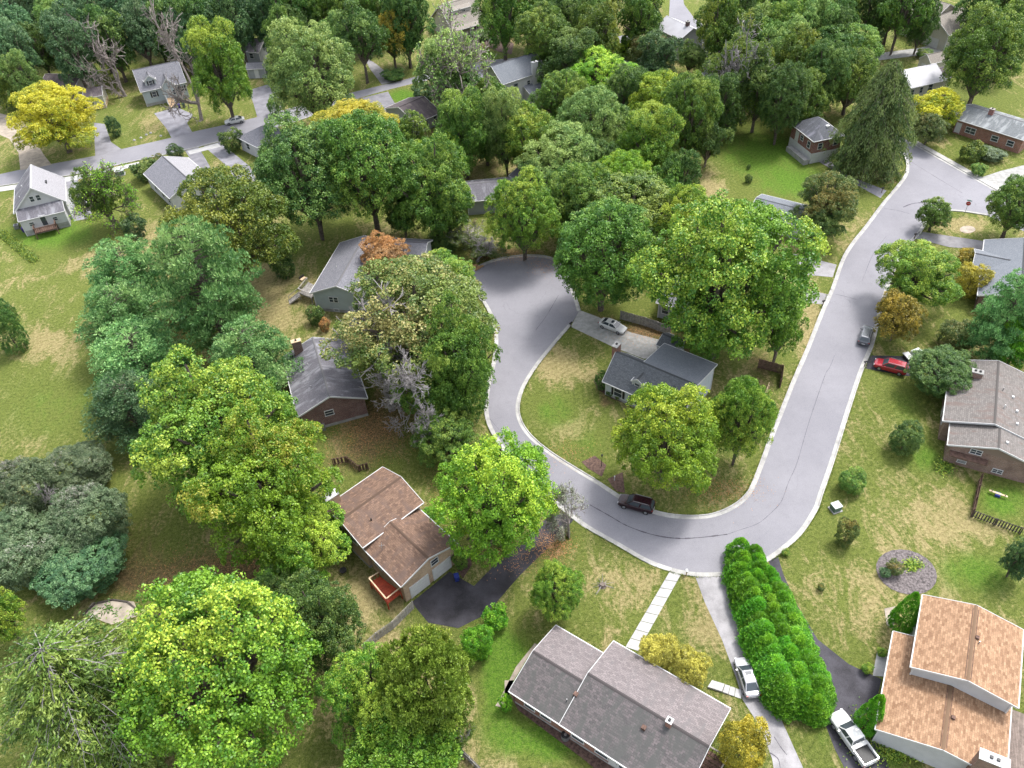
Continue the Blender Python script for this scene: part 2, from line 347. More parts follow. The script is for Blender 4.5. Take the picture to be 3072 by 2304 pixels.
# dark seam of tar along the road, built as a thin raised line
def seam(pts, wdt):
    pts = smooth([P(q, .02) for q in pts], 5); mb = MB()
    for i in range(len(pts) - 1):
        a, b = pts[i], pts[i+1]; d = b - a; d /= np.linalg.norm(d); nn = np.array([-d[1], d[0], 0]); ww = wdt * random.uniform(.5, 1.2)
        mb.face([a - nn*ww, b - nn*ww, b + nn*ww, a + nn*ww])
    tag(mb.build('crack_seal', M_seam), kind='structure')
def sq(r, pts): return [S(r, *q) for q in pts]
seam(sq('q3', [(690,1090),(850,1180),(1000,1265),(1200,1335),(1400,1368),(1600,1362),(1830,1335)]), .09)
seam(sq('q3', [(1830,1335),(1930,1300)]) + sq('q4', [(0,1248),(110,1160),(200,1060),(260,900),(330,740),(430,400),(560,20)]) + sq('r8', [(600,1500),(640,1400)]), .035)
seam(sq('r8', [(1050,180),(1150,195),(1260,222)]), .06); seam(sq('r8', [(1210,170),(1290,140),(1400,130)]), .14); seam(sq('r8', [(640,890),(730,910),(820,935)]), .05)
seam(sq('r7', [(240,1190),(330,1070),(430,900)]), .03); seam(sq('q2', [(1930,340),(1990,410),(2040,470)]), .03); seam(sq('r4', [(1260,1330),(1450,1450),(1700,1600)]), .05)
seam(sq('r8', [(870,780),(960,560),(1070,410)]), .03); seam(sq('r8', [(500,620),(510,660),(500,720)]), .04)
seam(sq('s4', [(140,1400),(190,1480),(245,1550)]), .05); seam(sq('s4', [(100,1530),(170,1580),(190,1659)]), .05); seam(sq('s4', [(0,1110),(80,1095),(160,1075)]), .05)
DR = [('driveway',[(1252,670),(1290,684),(1362,718),(1440,738),(1425,772),(1390,775),(1330,752),(1233,706)],M_conc),
 ('driveway',[(1500,1240),(1522,1300),(1560,1383),(1589,1461),(1605,1513),(1645,1575),(1668,1640),(1680,1720),(1760,1720),(1735,1659),(1690,1560),(1667,1474),(1622,1383),(1589,1305),(1566,1242)],M_olddrive),
 ('driveway',[(1660,1211),(1672,1240),(1699,1292),(1735,1357),(1753,1409),(1778,1448),(1780,1508),(1775,1545),(1803,1618),(1835,1680),(1930,1680),(1890,1590),(1850,1558),(1891,1526),(1904,1467),(1886,1459),(1834,1435),(1766,1381),(1719,1302),(1692,1240),(1680,1200)],M_darkdrive),
 ('driveway',[(891,1300),(971,1235),(1024,1266),(1062,1227),(1130,1170),(1185,1115),(1225,1108),(1240,1122),(1200,1168),(1123,1243),(1065,1310),(1042,1331),(990,1357),(925,1345),(896,1310)],M_darkdrive),
 ('driveway',[(-40,235),(20,250),(50,262),(75,300),(95,335),(112,356),(44,368),(40,330),(20,300),(-40,275)],M_gravel),
 ('driveway',[(203,265),(226,268),(234,289),(240,307),(265,324),(206,338),(204,300)],M_middrive),
 ('driveway',[(333,245),(383,232),(417,247),(404,266),(416,287),(371,299),(360,278)],M_middrive),
 ('driveway',[(537,195),(600,176),(610,240),(556,254),(548,225)],M_middrive),
 ('driveway',[(400,326),(428,317),(445,345),(470,390),(440,395),(415,350)],M_middrive),
 ('driveway',[(440,316),(475,307),(540,360),(560,400),(520,400),(480,350)],M_middrive),
 ('driveway',[(122,386),(162,379),(190,430),(200,470),(160,478),(140,430)],M_middrive),
 ('driveway',[(781,212),(838,198),(852,222),(885,238),(860,250),(812,230)],M_middrive),
 ('driveway',[(784,120),(812,138),(858,175),(825,183),(800,150)],M_olddrive),
 ('driveway',[(1714,548),(1807,572),(1799,599),(1720,592)],M_olddrive),
 ('driveway',[(1735,624),(1792,637),(1779,658),(1735,653)],M_olddrive),
 ('driveway',[(1878,768),(1975,770),(2000,805),(1960,813),(1868,796)],M_darkdrive),
 ('driveway',[(1985,500),(2131,522),(2126,540),(2050,534),(1972,514)],M_olddrive),
 ('driveway',[(1762,346),(1790,345),(1822,375),(1915,412),(1902,428),(1850,400),(1790,362)],M_middrive),
 ('driveway',[(2115,385),(2160,370),(2240,350),(2240,420),(2165,414)],M_conc),
 ('driveway',[(915,552),(958,544),(1018,580),(998,610),(965,582)],M_middrive),
 ('driveway',[(1800,135),(1860,120),(1985,104),(2022,95),(2040,112),(2055,105),(2060,118),(1985,120),(1870,134),(1805,150)],M_conc),
 ('path',[(1966,304),(1975,301),(2172,411),(2157,416)],M_kerb),
 ('path',[(-40,416),(0,404),(156,381),(300,350),(304,357),(156,391),(0,414),(-40,428)],M_walk),
 ('path',[(405,327),(470,310),(478,317),(410,334)],M_walk),
 ('path',[(1894,1410),(1917,1419),(1910,1462),(1885,1460)],M_walk),
 ('garden_bed',sum([[(1958+66*math.cos(a),1236+48*math.sin(a)+10*math.cos(a))] for a in np.arange(0,6.28,.3)],[]),M_stonebed),
 ('garden_bed',[(1256,998),(1285,985),(1310,1005),(1300,1030),(1270,1012)],M_mulch),
 ('garden_bed',[(1312,1035),(1345,1020),(1350,1065),(1330,1062)],M_mulch),
 ('garden_bed',[(1282,822),(1305,820),(1330,850),(1345,870),(1322,862),(1290,840)],M_mulch),
 ('garden_bed',sum([[(2090+17*math.cos(a),496+8*math.sin(a))] for a in np.arange(0,6.28,.4)],[]),M_gravel),
 ('garden_bed',[(985,1170),(1010,1190),(1020,1220),(1000,1250),(985,1225)],M_mulch),
 ('garden_bed',[(1100,1500),(1120,1535),(1260,1640),(1330,1700),(1390,1700),(1250,1590),(1150,1510)],M_mulch),
 ('garden_bed',[(1090,1470),(1110,1470),(1140,1420),(1165,1395),(1155,1390),(1115,1440),(1080,1510),(1070,1525),(1090,1530)],M_gravel),
 ('garden_bed',[(1025,50),(1060,60),(1110,95),(1105,118),(1070,110),(1040,90)],M_mulch),
 ('garden_bed',[(182,1325),(200,1302),(245,1296),(290,1300),(300,1330),(240,1350)],M_gravel),
 ('garden_bed',[(1910,1315),(1935,1310),(1930,1360),(1915,1350)],M_gravel)]
for i, (nm, pts, mt) in enumerate(DR): sheet(nm, [P(q) for q in pts], .016 + .0011 * i, mt)
# concrete front walk and steps, slab by slab
wk = empty('path', P((1410,1320)), kind='structure')
a0, a1, b0, b1 = P((1446,1236)), P((1472,1239)), P((1351,1398)), P((1378,1407))
for i in range(9):
    f0, f1 = i / 9 + .003, (i + 1) / 9 - .003
    q = [a0 + (b0-a0)*f0, a1 + (b1-a1)*f0, a1 + (b1-a1)*f1, a0 + (b0-a0)*f1]; mb = MB(); mb.prism(q[::-1], 0.0, .04); mb.build('slab', M_walk, wk)
st = empty('path', P((1565,1490)), kind='structure')
a0, a1, b0, b1 = P(S('s3',1700,940)), P(S('s3',1665,995)), P(S('s3',1952,1015)), P(S('s3',1950,1088))
cuts = [0, .42, .44, .6, .615, .78, .795, .98]
for i, z in zip((0, 2, 4, 6), (.3, .22, .14, .07)):
    f0, f1 = cuts[i], cuts[i+1]
    q = [a0 + (b0-a0)*f0, a1 + (b1-a1)*f0, a1 + (b1-a1)*f1, a0 + (b0-a0)*f1]; mb = MB(); mb.prism(q[::-1] if np.cross(q[1]-q[0], q[2]-q[1])[2] < 0 else q, 0.0, z); mb.build('step', M_walk, st)
# kerbs, segment by segment, lowered where drives cross
DROP = [P(q) for q in ((1530,1242),(1672,1205),(1462,1238),(1228,1108),(1873,780),(1980,508),(1808,585),(1787,645),(1008,596),(1915,425),(1243,690),(1305,1048))]
def kerb(name, line, side, seg=3.0, gw=.45, drop=True):
    root = empty(name, line[len(line)//2], kind='structure')
    pts = [np.array(p)[:2] for p in line]; d = [0]
    for i in range(1, len(pts)): d.append(d[-1] + np.linalg.norm(pts[i] - pts[i-1]))
    tot = d[-1]; ns = max(1, int(tot / seg))
    px_ = np.interp(np.linspace(0, tot, ns * 3 + 1), d, [p[0] for p in pts]); py_ = np.interp(np.linspace(0, tot, ns * 3 + 1), d, [p[1] for p in pts])
    L = np.stack([px_, py_], 1); T = np.gradient(L, axis=0); T /= np.linalg.norm(T, axis=1)[:, None]; N = np.stack([-T[:, 1], T[:, 0]], 1) * side
    for i in range(ns):
        mb = MB(); idx = [i*3, i*3+1, i*3+2, i*3+3]; rows = []
        mid = L[i*3+1]; low = drop and any(np.linalg.norm(mid - q[:2]) < 2.6 for q in DROP); h = .045 if low else .14
        for j, k in enumerate(idx):
            sh = (.012 if j == 0 else -.012 if j == 3 else 0) * T[k]
            b_ = L[k] + sh
            prof = [(-gw, -.05), (-gw, .026), (0, .03), (.04, h), (.19, h), (.19, -.05)]
            rows.append([np.array([*(b_ + N[k] * o), z]) for o, z in prof])
        for j in range(3):
            for m in range(5):
                f = [rows[j][m], rows[j+1][m], rows[j+1][m+1], rows[j][m+1]]
                mb.face(f if side < 0 else f[::-1])
        mb.face(rows[0][::-1] if side < 0 else rows[0]); mb.face(rows[-1] if side < 0 else rows[-1][::-1])
        mb.build('kerb_stone', M_kerb, root)
kerb('kerb', outw, 1); kerb('kerb', culw, 1); kerb('kerb', innw, 1)
kerb('kerb', smooth([P(q) for q in ((1966,306),(2060,359),(2157,414),(2240,460))], 8), 1, 4)
kerb('kerb', smooth([P(q) for q in ((2050,455),(2080,457),(2131,465))], 6)[::-1], 1)
kerb('kerb', lww[:22], -1, 4, .3, False)
# ------------------------------------------------------------------ houses
class Block:
    """A gabled, hipped or lean-to volume. A, B: ends of one eave, D: towards the other eave (pixels at eave height he)."""
    def __init__(s, root, A, B, D, he, rise, wall, roof, kind='gable', ov=.4, L=None, W=None, rt=.5, z0=0.0, gable=None, roof2=None, cap=None, trim=None, th=.16, found=None, fz=.5, s0=0, t0=0, u=None, walls=True):
        s.root, s.he, s.rise, s.ov, s.rt = root, he, rise, ov, rt
        a = P(A, he) if len(A) == 2 else np.array(A, float)
        if u is None:
            b = P(B, he) if len(B) == 2 else np.array(B, float); u = b - a; u[2] = 0; LL = np.linalg.norm(u); u = u / LL
        else: LL = L
        v = np.array([-u[1], u[0], 0])
        if D is not None:
            d = P(D, he) if len(D) == 2 else np.array(D, float); WW = (d - a) @ v
            if WW < 0: v = -v; WW = -WW
        else: WW = W
        if W is not None:
            WW = abs(W)
            if D is None and W < 0: v = -v
        s.L, s.W, s.u, s.v = (L or LL), WW, u, v
        s.o = a + u * s0 + v * t0; s.o[2] = 0
        s.z0 = z0; s.kind = kind; s.th = th; L, W = s.L, s.W
        trim = trim or M_white; cap = cap or roof; hr = he + rise
        s.flip = np.cross(u, v)[2] < 0
        r = MB()
        if kind == 'gable':
            for k, (t0_, t1_, m_) in enumerate(((0, rt * W, 0), (W, rt * W, 1 if roof2 else 0))):
                run = math.hypot(t1_ - t0_, rise); n = np.array([0, 0, 1])
                top = [s.pt(0, t0_, he), s.pt(L, t0_, he), s.pt(L, t1_, hr), s.pt(0, t1_, hr)]
                r.face(top, [(0, 0), (L, 0), (L, run), (0, run)], m_)
                bot = [q - np.array([0, 0, th]) for q in top]; r.face(bot[::-1])
                for i in range(4): j = (i + 1) % 4; r.face([bot[i], bot[j], top[j], top[i]])
        elif kind == 'hip':
            hl = min(W / 2, L / 2 - .05); e = [s.pt(0, 0, he), s.pt(L, 0, he), s.pt(L, W, he), s.pt(0, W, he)]
            if L >= W: R0, R1 = s.pt(hl, W/2, hr), s.pt(L - hl, W/2, hr); sl_ = [(e[0], e[1], R1, R0), (e[1], e[2], R1), (e[2], e[3], R0, R1), (e[3], e[0], R0)]
            else: hl = L/2; R0, R1 = s.pt(L/2, hl, hr), s.pt(L/2, W - hl, hr); sl_ = [(e[0], e[1], R0), (e[1], e[2], R1, R0), (e[2], e[3], R1), (e[3], e[0], R0, R1)]
            for q in sl_:
                d1 = q[1] - q[0]; ln = np.linalg.norm(d1); d1 = d1 / ln; nn = np.cross(d1, q[2] - q[0]); nn /= np.linalg.norm(nn); d2 = np.cross(nn, d1)
                r.face(q, [((x - q[0]) @ d1, (x - q[0]) @ d2) for x in q])
            r.face([x - np.array([0, 0, .02]) for x in e][::-1]); s.hipR = (R0, R1)
        elif kind == 'shed':   # low at t=0, high at t=W
            top = [s.pt(0, 0, he), s.pt(L, 0, he), s.pt(L, W, hr), s.pt(0, W, hr)]; run = math.hypot(W, rise)
            r.face(top, [(0, 0), (L, 0), (L, run), (0, run)]); bot = [q - np.array([0, 0, th]) for q in top]; r.face(bot[::-1])
            for i in range(4): j = (i + 1) % 4; r.face([bot[i], bot[j], top[j], top[i]])
        elif kind == 'flat':
            r.hexa([s.pt(a_, b_, z_) for z_ in (he - th, he) for a_, b_ in ((0, 0), (L, 0), (L, W), (0, W))])
        s.roof = r.build('roof', [roof, roof2] if roof2 else roof, root)
        # trims
        g_ = MB()
        if kind in ('gable', 'hip', 'shed'):
            eaves = [(0, -.06)] + ([(W, W + .06)] if kind != 'shed' else [])
            for t_, to in eaves: g_ = MB(); g_.bar(s.pt(-.05, to, he - .09), s.pt(L + .05, to, he - .09), .12, .13); g_.build('gutter', trim, s.roof)
            if kind == 'hip':
                for x_ in (-.06, L + .06): g_ = MB(); g_.bar(s.pt(x_, 0, he - .09), s.pt(x_, W, he - .09), .12, .13); g_.build('gutter', trim, s.roof)
        if kind == 'gable':
            f_ = MB()
            for x_ in (-.035, L + .035):
                for w_ in (0, W): f_ = MB(); f_.bar(s.pt(x_, w_, he - .09), s.pt(x_, rt * W, hr - .09), .06, .24); f_.build('rake_board', trim, s.roof)
            c_ = MB(); dz = .03; k_ = .17
            for sg, sl1 in ((-1, rise / (rt * W)), (1, rise / ((1 - rt) * W))):
                y_ = rt * W; c_.hexa([s.pt(0, y_, hr - .02), s.pt(L, y_, hr - .02), s.pt(L, y_ + sg * k_, hr - .02 - k_ * sl1), s.pt(0, y_ + sg * k_, hr - .02 - k_ * sl1),
                                      s.pt(0, y_, hr + dz), s.pt(L, y_, hr + dz), s.pt(L, y_ + sg * k_, hr + dz - k_ * sl1), s.pt(0, y_ + sg * k_, hr + dz - k_ * sl1)])
            c_.build('ridge_cap', cap, s.roof)
        if kind == 'shed':
            f_ = MB()
            for x_ in (-.035, L + .035): f_ = MB(); f_.bar(s.pt(x_, 0, he - .09), s.pt(x_, W, hr - .09), .06, .24); f_.build('rake_board', trim, s.roof)
        if not walls: return
        # walls
        o = ov; wmb = MB(); gmb = wmb if gable is None else MB()
        def zroof(t_):
            if kind == 'gable': return he - th + (rise * t_ / (rt * W) if t_ <= rt * W else rise * (W - t_) / ((1 - rt) * W))
            if kind == 'shed': return he - th + rise * t_ / W
            return he - .03
        za, zc = zroof(o), zroof(W - o)
        def wf(mb, pts, d):
            o_ = np.array(pts[0]); uv = [((np.array(q) - o_) @ d, q[2]) for q in pts]; mb.face(pts, uv)
        wf(wmb, [s.pt(o, o, z0), s.pt(L-o, o, z0), s.pt(L-o, o, za), s.pt(o, o, za)], s.u)
        wf(wmb, [s.pt(L-o, W-o, z0), s.pt(o, W-o, z0), s.pt(o, W-o, zc), s.pt(L-o, W-o, zc)], s.u)
        for x_ in (o, L - o):
            if kind == 'gable':
                zr = hr - th
                if gable is None: wf(wmb, [s.pt(x_, o, z0), s.pt(x_, W-o, z0), s.pt(x_, W-o, zc), s.pt(x_, rt*W, zr), s.pt(x_, o, za)], s.v)
                else:
                    zs = min(za, zc) - .1
                    wf(wmb, [s.pt(x_, o, z0), s.pt(x_, W-o, z0), s.pt(x_, W-o, zs), s.pt(x_, o, zs)], s.v)
                    xx = x_ + (-.03 if x_ == o else .03)
                    wf(gmb, [s.pt(xx, o, zs), s.pt(xx, W-o, zs), s.pt(xx, W-o, zc), s.pt(xx, rt*W, zr), s.pt(xx, o, za)], s.v)
            else: wf(wmb, [s.pt(x_, o, z0), s.pt(x_, W-o, z0), s.pt(x_, W-o, zc), s.pt(x_, o, za)], s.v)
        s.wall_o = wmb.build('wall', wall, root)
        if gable is not None: gmb.build('gable', gable, root)
        if found is not None:
            f_ = MB(); k_ = .03; f_.hexa([s.pt(a_, b_, z_) for z_ in (z0 - .05, fz) for a_, b_ in ((o-k_, o-k_), (L-o+k_, o-k_), (L-o+k_, W-o+k_), (o-k_, W-o+k_))]); f_.build('foundation', found, root)
        cb = MB()   # corner boards
        if wall.name.startswith('siding'):
            for a_, b_ in ((o, o), (L-o, o), (L-o, W-o), (o, W-o)): cb = MB(); cb.box(s.pt(a_, b_, (z0 + min(za, zc)) / 2 - .1), s.u * .07, s.v * .07, (0, 0, (min(za, zc) - z0) / 2 - .12)); cb.build('corner_board', M_white, root)
    def pt(s, a, b, z): 
        q = s.o + s.u * a + s.v * b; return np.array([q[0], q[1], z])
    def wall(s, key):
        o, L, W = s.ov, s.L, s.W
        return {'a': (s.pt(o, o, 0), s.u, -s.v, L - 2*o), 'c': (s.pt(o, W-o, 0), s.u, s.v, L - 2*o), 'd': (s.pt(o, o, 0), s.v, -s.u, W - 2*o), 'b': (s.pt(L-o, o, 0), s.v, s.u, W - 2*o)}[key]
    def window(s, key, f, z, w=1.1, h=1.3, frame=None, shut=None, name='window', pane=None, cols=1):
        o, d, n, ln = s.wall(key); c = o + d * ln * f + n * .035; c = np.array([c[0], c[1], z + h/2]); up = np.array([0, 0, 1.])
        m = MB(); k = .09
        m.box(c + up*(h/2+k/2) , d*(w/2+k), n*.05, up*k/2); m.box(c - up*(h/2+k/2), d*(w/2+k+.04), n*.07, up*k/2)
        for sg in (-1, 1): m.box(c + d*sg*(w/2+k/2), d*k/2, n*.05, up*h/2)
        m.box(c, d*w/2, n*.035, up*.035)
        for i in range(1, cols): m.box(c + d*(-w/2 + w*i/cols), d*.04, n*.045, up*(h/2))
        wo = m.build(name, frame or M_white, s.root)
        g = MB(); g.box(c - n*.005, d*w/2, n*.02, up*h/2); g.build('pane', pane or M_glass, wo)
        if shut is not None:
            for sg in (-1, 1):
                b = MB(); b.box(c + d*sg*(w/2+k+.2), d*.18, n*.03, up*(h/2+.04)); b.build('shutter', shut, wo)
        return wo
    def door(s, key, f, z, w=.95, h=2.1, mat=None, name='door'):
        o, d, n, ln = s.wall(key); c = o + d*ln*f + n*.03; c = np.array([c[0], c[1], z + h/2]); up = np.array([0, 0, 1.])
        m = MB(); m.box(c + n*.0, d*w/2, n*.04, up*h/2); do = m.build(name, mat or M_white, s.root)
        fr = MB()
        for sg in (-1, 1): fr.box(c + d*sg*(w/2+.05), d*.05, n*.06, up*(h/2+.1))
        fr.box(c + up*(h/2+.05), d*w/2, n*.06, up*.05); fr.build('door_frame', M_white, do)
        if w < 1.5: q = MB(); q.box(c + d*w*.38 + n*.07 , d*.04, n*.035, up*.04); q.build('handle', M_metal, do)
        else:
            for i in range(4):
                q = MB(); q.box(c + n*.05 + up*(-h/2 + h*(i+.5)/4), d*(w/2-.03), n*.02, up*(h/8-.025)); q.build('panel', mat or M_white, do)
        return do
    def zr(s, t):
        return s.he + (s.rise * t / (s.rt*s.W) if t <= s.rt*s.W else s.rise*(s.W-t)/((1-s.rt)*s.W)) if s.kind == 'gable' else s.he + s.rise*.5
    def vent(s, a, b, size=.3, h=.3, mat=None):
        c = s.pt(a, b, s.zr(b)); m = MB(); m.box(c + np.array([0, 0, h/2 - .1]), s.u*size/2, s.v*size/2, (0, 0, h/2 + .1)); m.build('roof_vent', mat or M_metal, s.root)
    def pipe(s, a, b, h=.5, r=.06, mat=None):
        c = s.pt(a, b, s.zr(b)); m = MB(); m.tube([c - [0, 0, .2], c + [0, 0, h]], [r, r], 8); m.build('vent_pipe', mat or M_metal, s.root)
    def chimney(s, a, b, lx, ly, top, mat, cap=None, z0=0.0, flue=1):
        m = MB(); 
        for (o_, d_) in ((s.pt(a-lx/2, b-ly/2, z0), 0), (s.pt(a+lx/2, b-ly/2, z0), 1), (s.pt(a+lx/2, b+ly/2, z0), 2), (s.pt(a-lx/2, b+ly/2, z0), 3)):
            dd = [s.u, s.v, -s.u, -s.v][d_]; w_ = [lx, ly, lx, ly][d_]; q = [o_, o_ + dd*w_, o_ + dd*w_ + [0, 0, top-z0], o_ + [0, 0, top-z0]]
            m.face(q, [(0, z0), (w_, z0), (w_, top), (0, top)])
        ch = m.build('chimney', mat, s.root); k = MB(); k.box(s.pt(a, b, top+.05), s.u*(lx/2+.07), s.v*(ly/2+.07), (0, 0, .06)); k.build('chimney_cap', cap or M_conc, ch)
        for i in range(flue):
            f = MB(); f.box(s.pt(a, b, top + .2) + (s.u if lx > ly else s.v) * ((i - (flue-1)/2) * .6), s.u*.14, s.v*.14, (0, 0, .1)); f.build('flue', M_black, ch)

def house(name, px, label, cat='house'): return empty(name, P(px), label, cat)
up3 = np.array([0, 0, 1.])
B_red = brick('brick_red', (.33, .085, .07)); B_dark = brick('brick_dark', (.22, .085, .075)); B_tan = brick('brick_tan', (.70, .49, .32), (.6, .52, .42)); B_orange = brick('brick_orange', (.42, .15, .09))
B_brown = brick('brick_brown', (.34, .19, .14))
Sd_white = siding('siding_white', (.64, .64, .655)); Sd_blue = siding('siding_blue', (.50, .56, .60)); Sd_tan = siding('siding_tan', (.60, .57, .48)); Sd_brown = siding('siding_brown', (.27, .20, .165)); Sd_grey = siding('siding_grey', (.38, .40, .42)); Sd_pale = siding('siding_pale', (.66, .68, .70))
Sd_cape = siding('siding_cape', (.62, .67, .71))
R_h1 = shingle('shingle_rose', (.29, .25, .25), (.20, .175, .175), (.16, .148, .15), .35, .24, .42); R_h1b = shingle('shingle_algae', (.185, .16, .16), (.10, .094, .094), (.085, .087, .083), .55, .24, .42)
R_or = shingle('shingle_orange', (.52, .325, .195), (.28, .155, .085), None, 0, .22, .42)
R_3 = shingle('shingle_taupe', (.26, .235, .22), (.185, .168, .155), (.17, .125, .11), .35, .24, .42)
R_4 = shingle('shingle_bluegrey', (.25, .27, .30), (.205, .225, .255), (.15, .165, .19), .3)
R_5 = shingle('shingle_russet', (.31, .195, .135), (.165, .10, .072), (.14, .095, .08), .45, .24, .45)
R_6 = shingle('shingle_charcoal', (.20, .19, .215), (.16, .155, .175), (.30, .30, .33), .4)
R_7 = shingle('shingle_grey', (.28, .28, .31), (.20, .20, .225), None)
R_8 = shingle('shingle_slate', (.19, .205, .225), (.13, .14, .155), None)
R_9 = shingle('shingle_dark', (.15, .16, .18), (.12, .125, .145), (.25, .25, .30), .35)
R_br = shingle('shingle_brown', (.16, .13, .14), (.12, .10, .105), (.20, .17, .16), .4)
R_be = shingle('shingle_beige', (.40, .36, .31), (.32, .285, .25), None)
R_lt = shingle('shingle_pale', (.44, .43, .45), (.37, .365, .385), (.30, .29, .31), .3)
R_wh = basic('roof_metal_white', (.46, .455, .49), .5, .06, .5)
R_ra = shingle('shingle_ranch', (.24, .26, .27), (.20, .215, .225), (.36, .38, .39), .4)

# 1 brick ranch at the bottom
h = house('ranch_house', (1340,1520), 'long red brick ranch house with stained brown shingle roof beside silver sedan drive')
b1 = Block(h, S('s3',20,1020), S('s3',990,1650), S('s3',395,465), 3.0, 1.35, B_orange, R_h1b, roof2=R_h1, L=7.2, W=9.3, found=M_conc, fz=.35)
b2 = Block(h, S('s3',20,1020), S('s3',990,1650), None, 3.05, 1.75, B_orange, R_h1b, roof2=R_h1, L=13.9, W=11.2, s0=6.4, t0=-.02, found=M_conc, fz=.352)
b2.chimney(9.6, 5.4, .55, .55, 5.7, B_orange, M_white, 4.2); b2.vent(7.6, 3.9, .45, .3, M_brownwood); b1.vent(6.4, 3.2, .45, .3, M_brownwood); b1.pipe(5.9, 2.2)
for f in (.3, .62): b1.window('a', f, 1.0, 1.2, 1.1)
for f in (.12, .34, .55, .8): b2.window('a', f, 1.0, 1.4, 1.1)
b2.door('a', .45, .35); b1.window('d', .3, 1.0); b1.window('d', .7, 1.0)
for f in (.15, .75, .9): b2.window('c', f, 1.0, 1.4, 1.2)
b2.door('c', .06, .35, mat=M_brownwood); b2.window('b', .7, 1.0)
# 2 orange roofed split level
h = house('split_level_house', (2080,1480), 'split level house with orange tan shingle roofs and white gable walls beside brown deck')
c1 = Block(h, S('s4',1375,222), S('s4',1275,820), S('s4',2205,535), 5.8, 1.35, Sd_white, R_or)
c2 = Block(h, S('s4',1130,525), S('s4',985,1320), None, 3.4, 1.2, Sd_white, R_or, L=12.0, W=11.9)
c1.pipe(4.6, 5.6); c1.vent(4.0, 5.4, .35, .25, M_brownwood); c2.vent(8.2, 6.5, .35, .25, M_brownwood)
c2.chimney(11.9, 9.9, 1.0, 2.5, 6.4, B_brown, M_white, 0, 2)
for f in (.25, .6, .85): c2.window('a', f, 1.0, 1.3, 1.2)
c2.door('a', .72, .2, 2.4, 2.1); c1.window('a', .4, 4.0, 1.4, 1.2)
for k_, (s_, t_) in enumerate(((.13, 0), (-.13, 0))):
    for cb in (c1, c2):
        q = MB(); q.bar(cb.pt(.5, cb.W/2 + s_*2, cb.zr(cb.W/2 + s_*2) + .02), cb.pt(cb.L - .3, cb.W/2 + s_*2, cb.zr(cb.W/2 + s_*2) + .02), .05, .05); q.build('ridge_vent', M_brownwood, cb.roof)
# 3 taupe ranch on the right
h = house('split_ranch_house', (2130,900), 'taupe shingled house with brown siding gable over brick beside tall picket fence')
d2 = Block(h, S('q4',1600,425), S('q4',1580,597), None, 3.6, 1.7, B_brown, R_3, L=4.3, W=11.2, gable=Sd_brown, s0=-.3)
d1 = Block(h, S('q4',1600,425), S('q4',1580,597), None, 3.95, 1.75, B_brown, R_3, L=13.5, W=11.6, s0=-13.9, t0=-.9)
d1.chimney(3.8, 3.2, .8, 1.4, 5.9, B_brown, M_conc, 3, 2)
d1.pipe(9.5, 6.9, .6, .08, M_white); d1.vent(9.0, 8.6, .3, .25, M_white); d1.vent(6.5, 8.0, .3, .25, M_white); d1.vent(11.5, 8.7, .3, .25, M_white); d2.vent(2.6, 6.6, .3, .25, M_white); d1.pipe(6, 6.6)
d2.window('b', .3, 2.9, 1.3, .75, cols=2); d2.window('b', .2, .7, 1.0, .35); d2.window('b', .62, .6, 1.1, .6, cols=2)
d1.window('a', .3, 1.2, 1.8, 1.2); d1.window('a', .8, 1.2, 1.2, 1.2); d1.door('a', .6, .3)
q = MB(); q.prism([d2.pt(4.3-.4+x, y, 0) for x, y in ((0, .6), (1.1, .6), (1.1, 5.2), (0, 5.2))], 2.32, 2.45); q.build('awning', M_brownwood, h)
# 4 blue-grey roofed brick house on the right
h = house('brick_house', (2180,590), 'brick house with blue grey cross gabled roof behind golden street trees')
e1 = Block(h, S('r8',1885,440), S('r8',1830,890), None, 3.2, 1.8, B_dark, R_4, L=17.2, W=11.5, cap=R_9)
e2 = Block(h, S('r8',1778,685), None, S('r8',1820,520), 3.25, 1.2, B_dark, R_4, u=e1.v, L=7.2, cap=R_9)
e1.window('b', .3, 1.0); e1.window('b', .7, 1.0); e2.window('d', .5, 1.0, 1.6); e1.door('a', .15, 0, 2.4, 2.1); e1.window('a', .85, 1.0)
# 5 garage house with russet roof
h = house('garage_house', (860,1180), 'tan brick two level house with russet shingle roofs and double white garage doors')
g1 = Block(h, S('q2',1410,1070), S('q2',905,1445), S('q2',1075,775), 5.2, 1.5, B_tan, R_5, found=M_conc, fz=.4)
g2 = Block(h, S('q2',1370,1120), S('q2',1690,1410), S('q2',915,1455), 4.3, 1.3, B_tan, R_5)
g2.door('b', .27, .05, 2.7, 2.15, M_white, 'garage_door'); g2.door('b', .72, .05, 2.7, 2.15, M_white, 'garage_door'); g2.window('b', .38, 3.1, 1.0, .95)
g1.chimney(8.2, 8.15, 1.9, 1.0, 6.9, B_tan, M_white, 0, 1); g1.pipe(6.6, 2.0, .4, .1, M_black); g1.window('b', .3, 3.2); g1.window('b', .7, 3.2); g1.window('a', .12, 3.4); g2.door('a', .2, .2, mat=M_brownwood); g2.window('c', .25, 2.2, 1.4, 1.1); g2.window('a', .6, 2.0)
q = MB(); c_ = g2.pt(2.2, g2.W - 1.4, g2.zr(g2.W - 1.4)); q.tube([c_, c_ + [0, 0, 1.1]], [.035, .035], 6); q.tube([c_ + [-.35, 0, .9], c_ + [.35, .1, .9]], [.025, .025], 5); q.tube([c_ + [0, -.4, 1.05], c_ + [0, .4, 1.05]], [.025, .025], 5); q.build('antenna', M_rim, h)
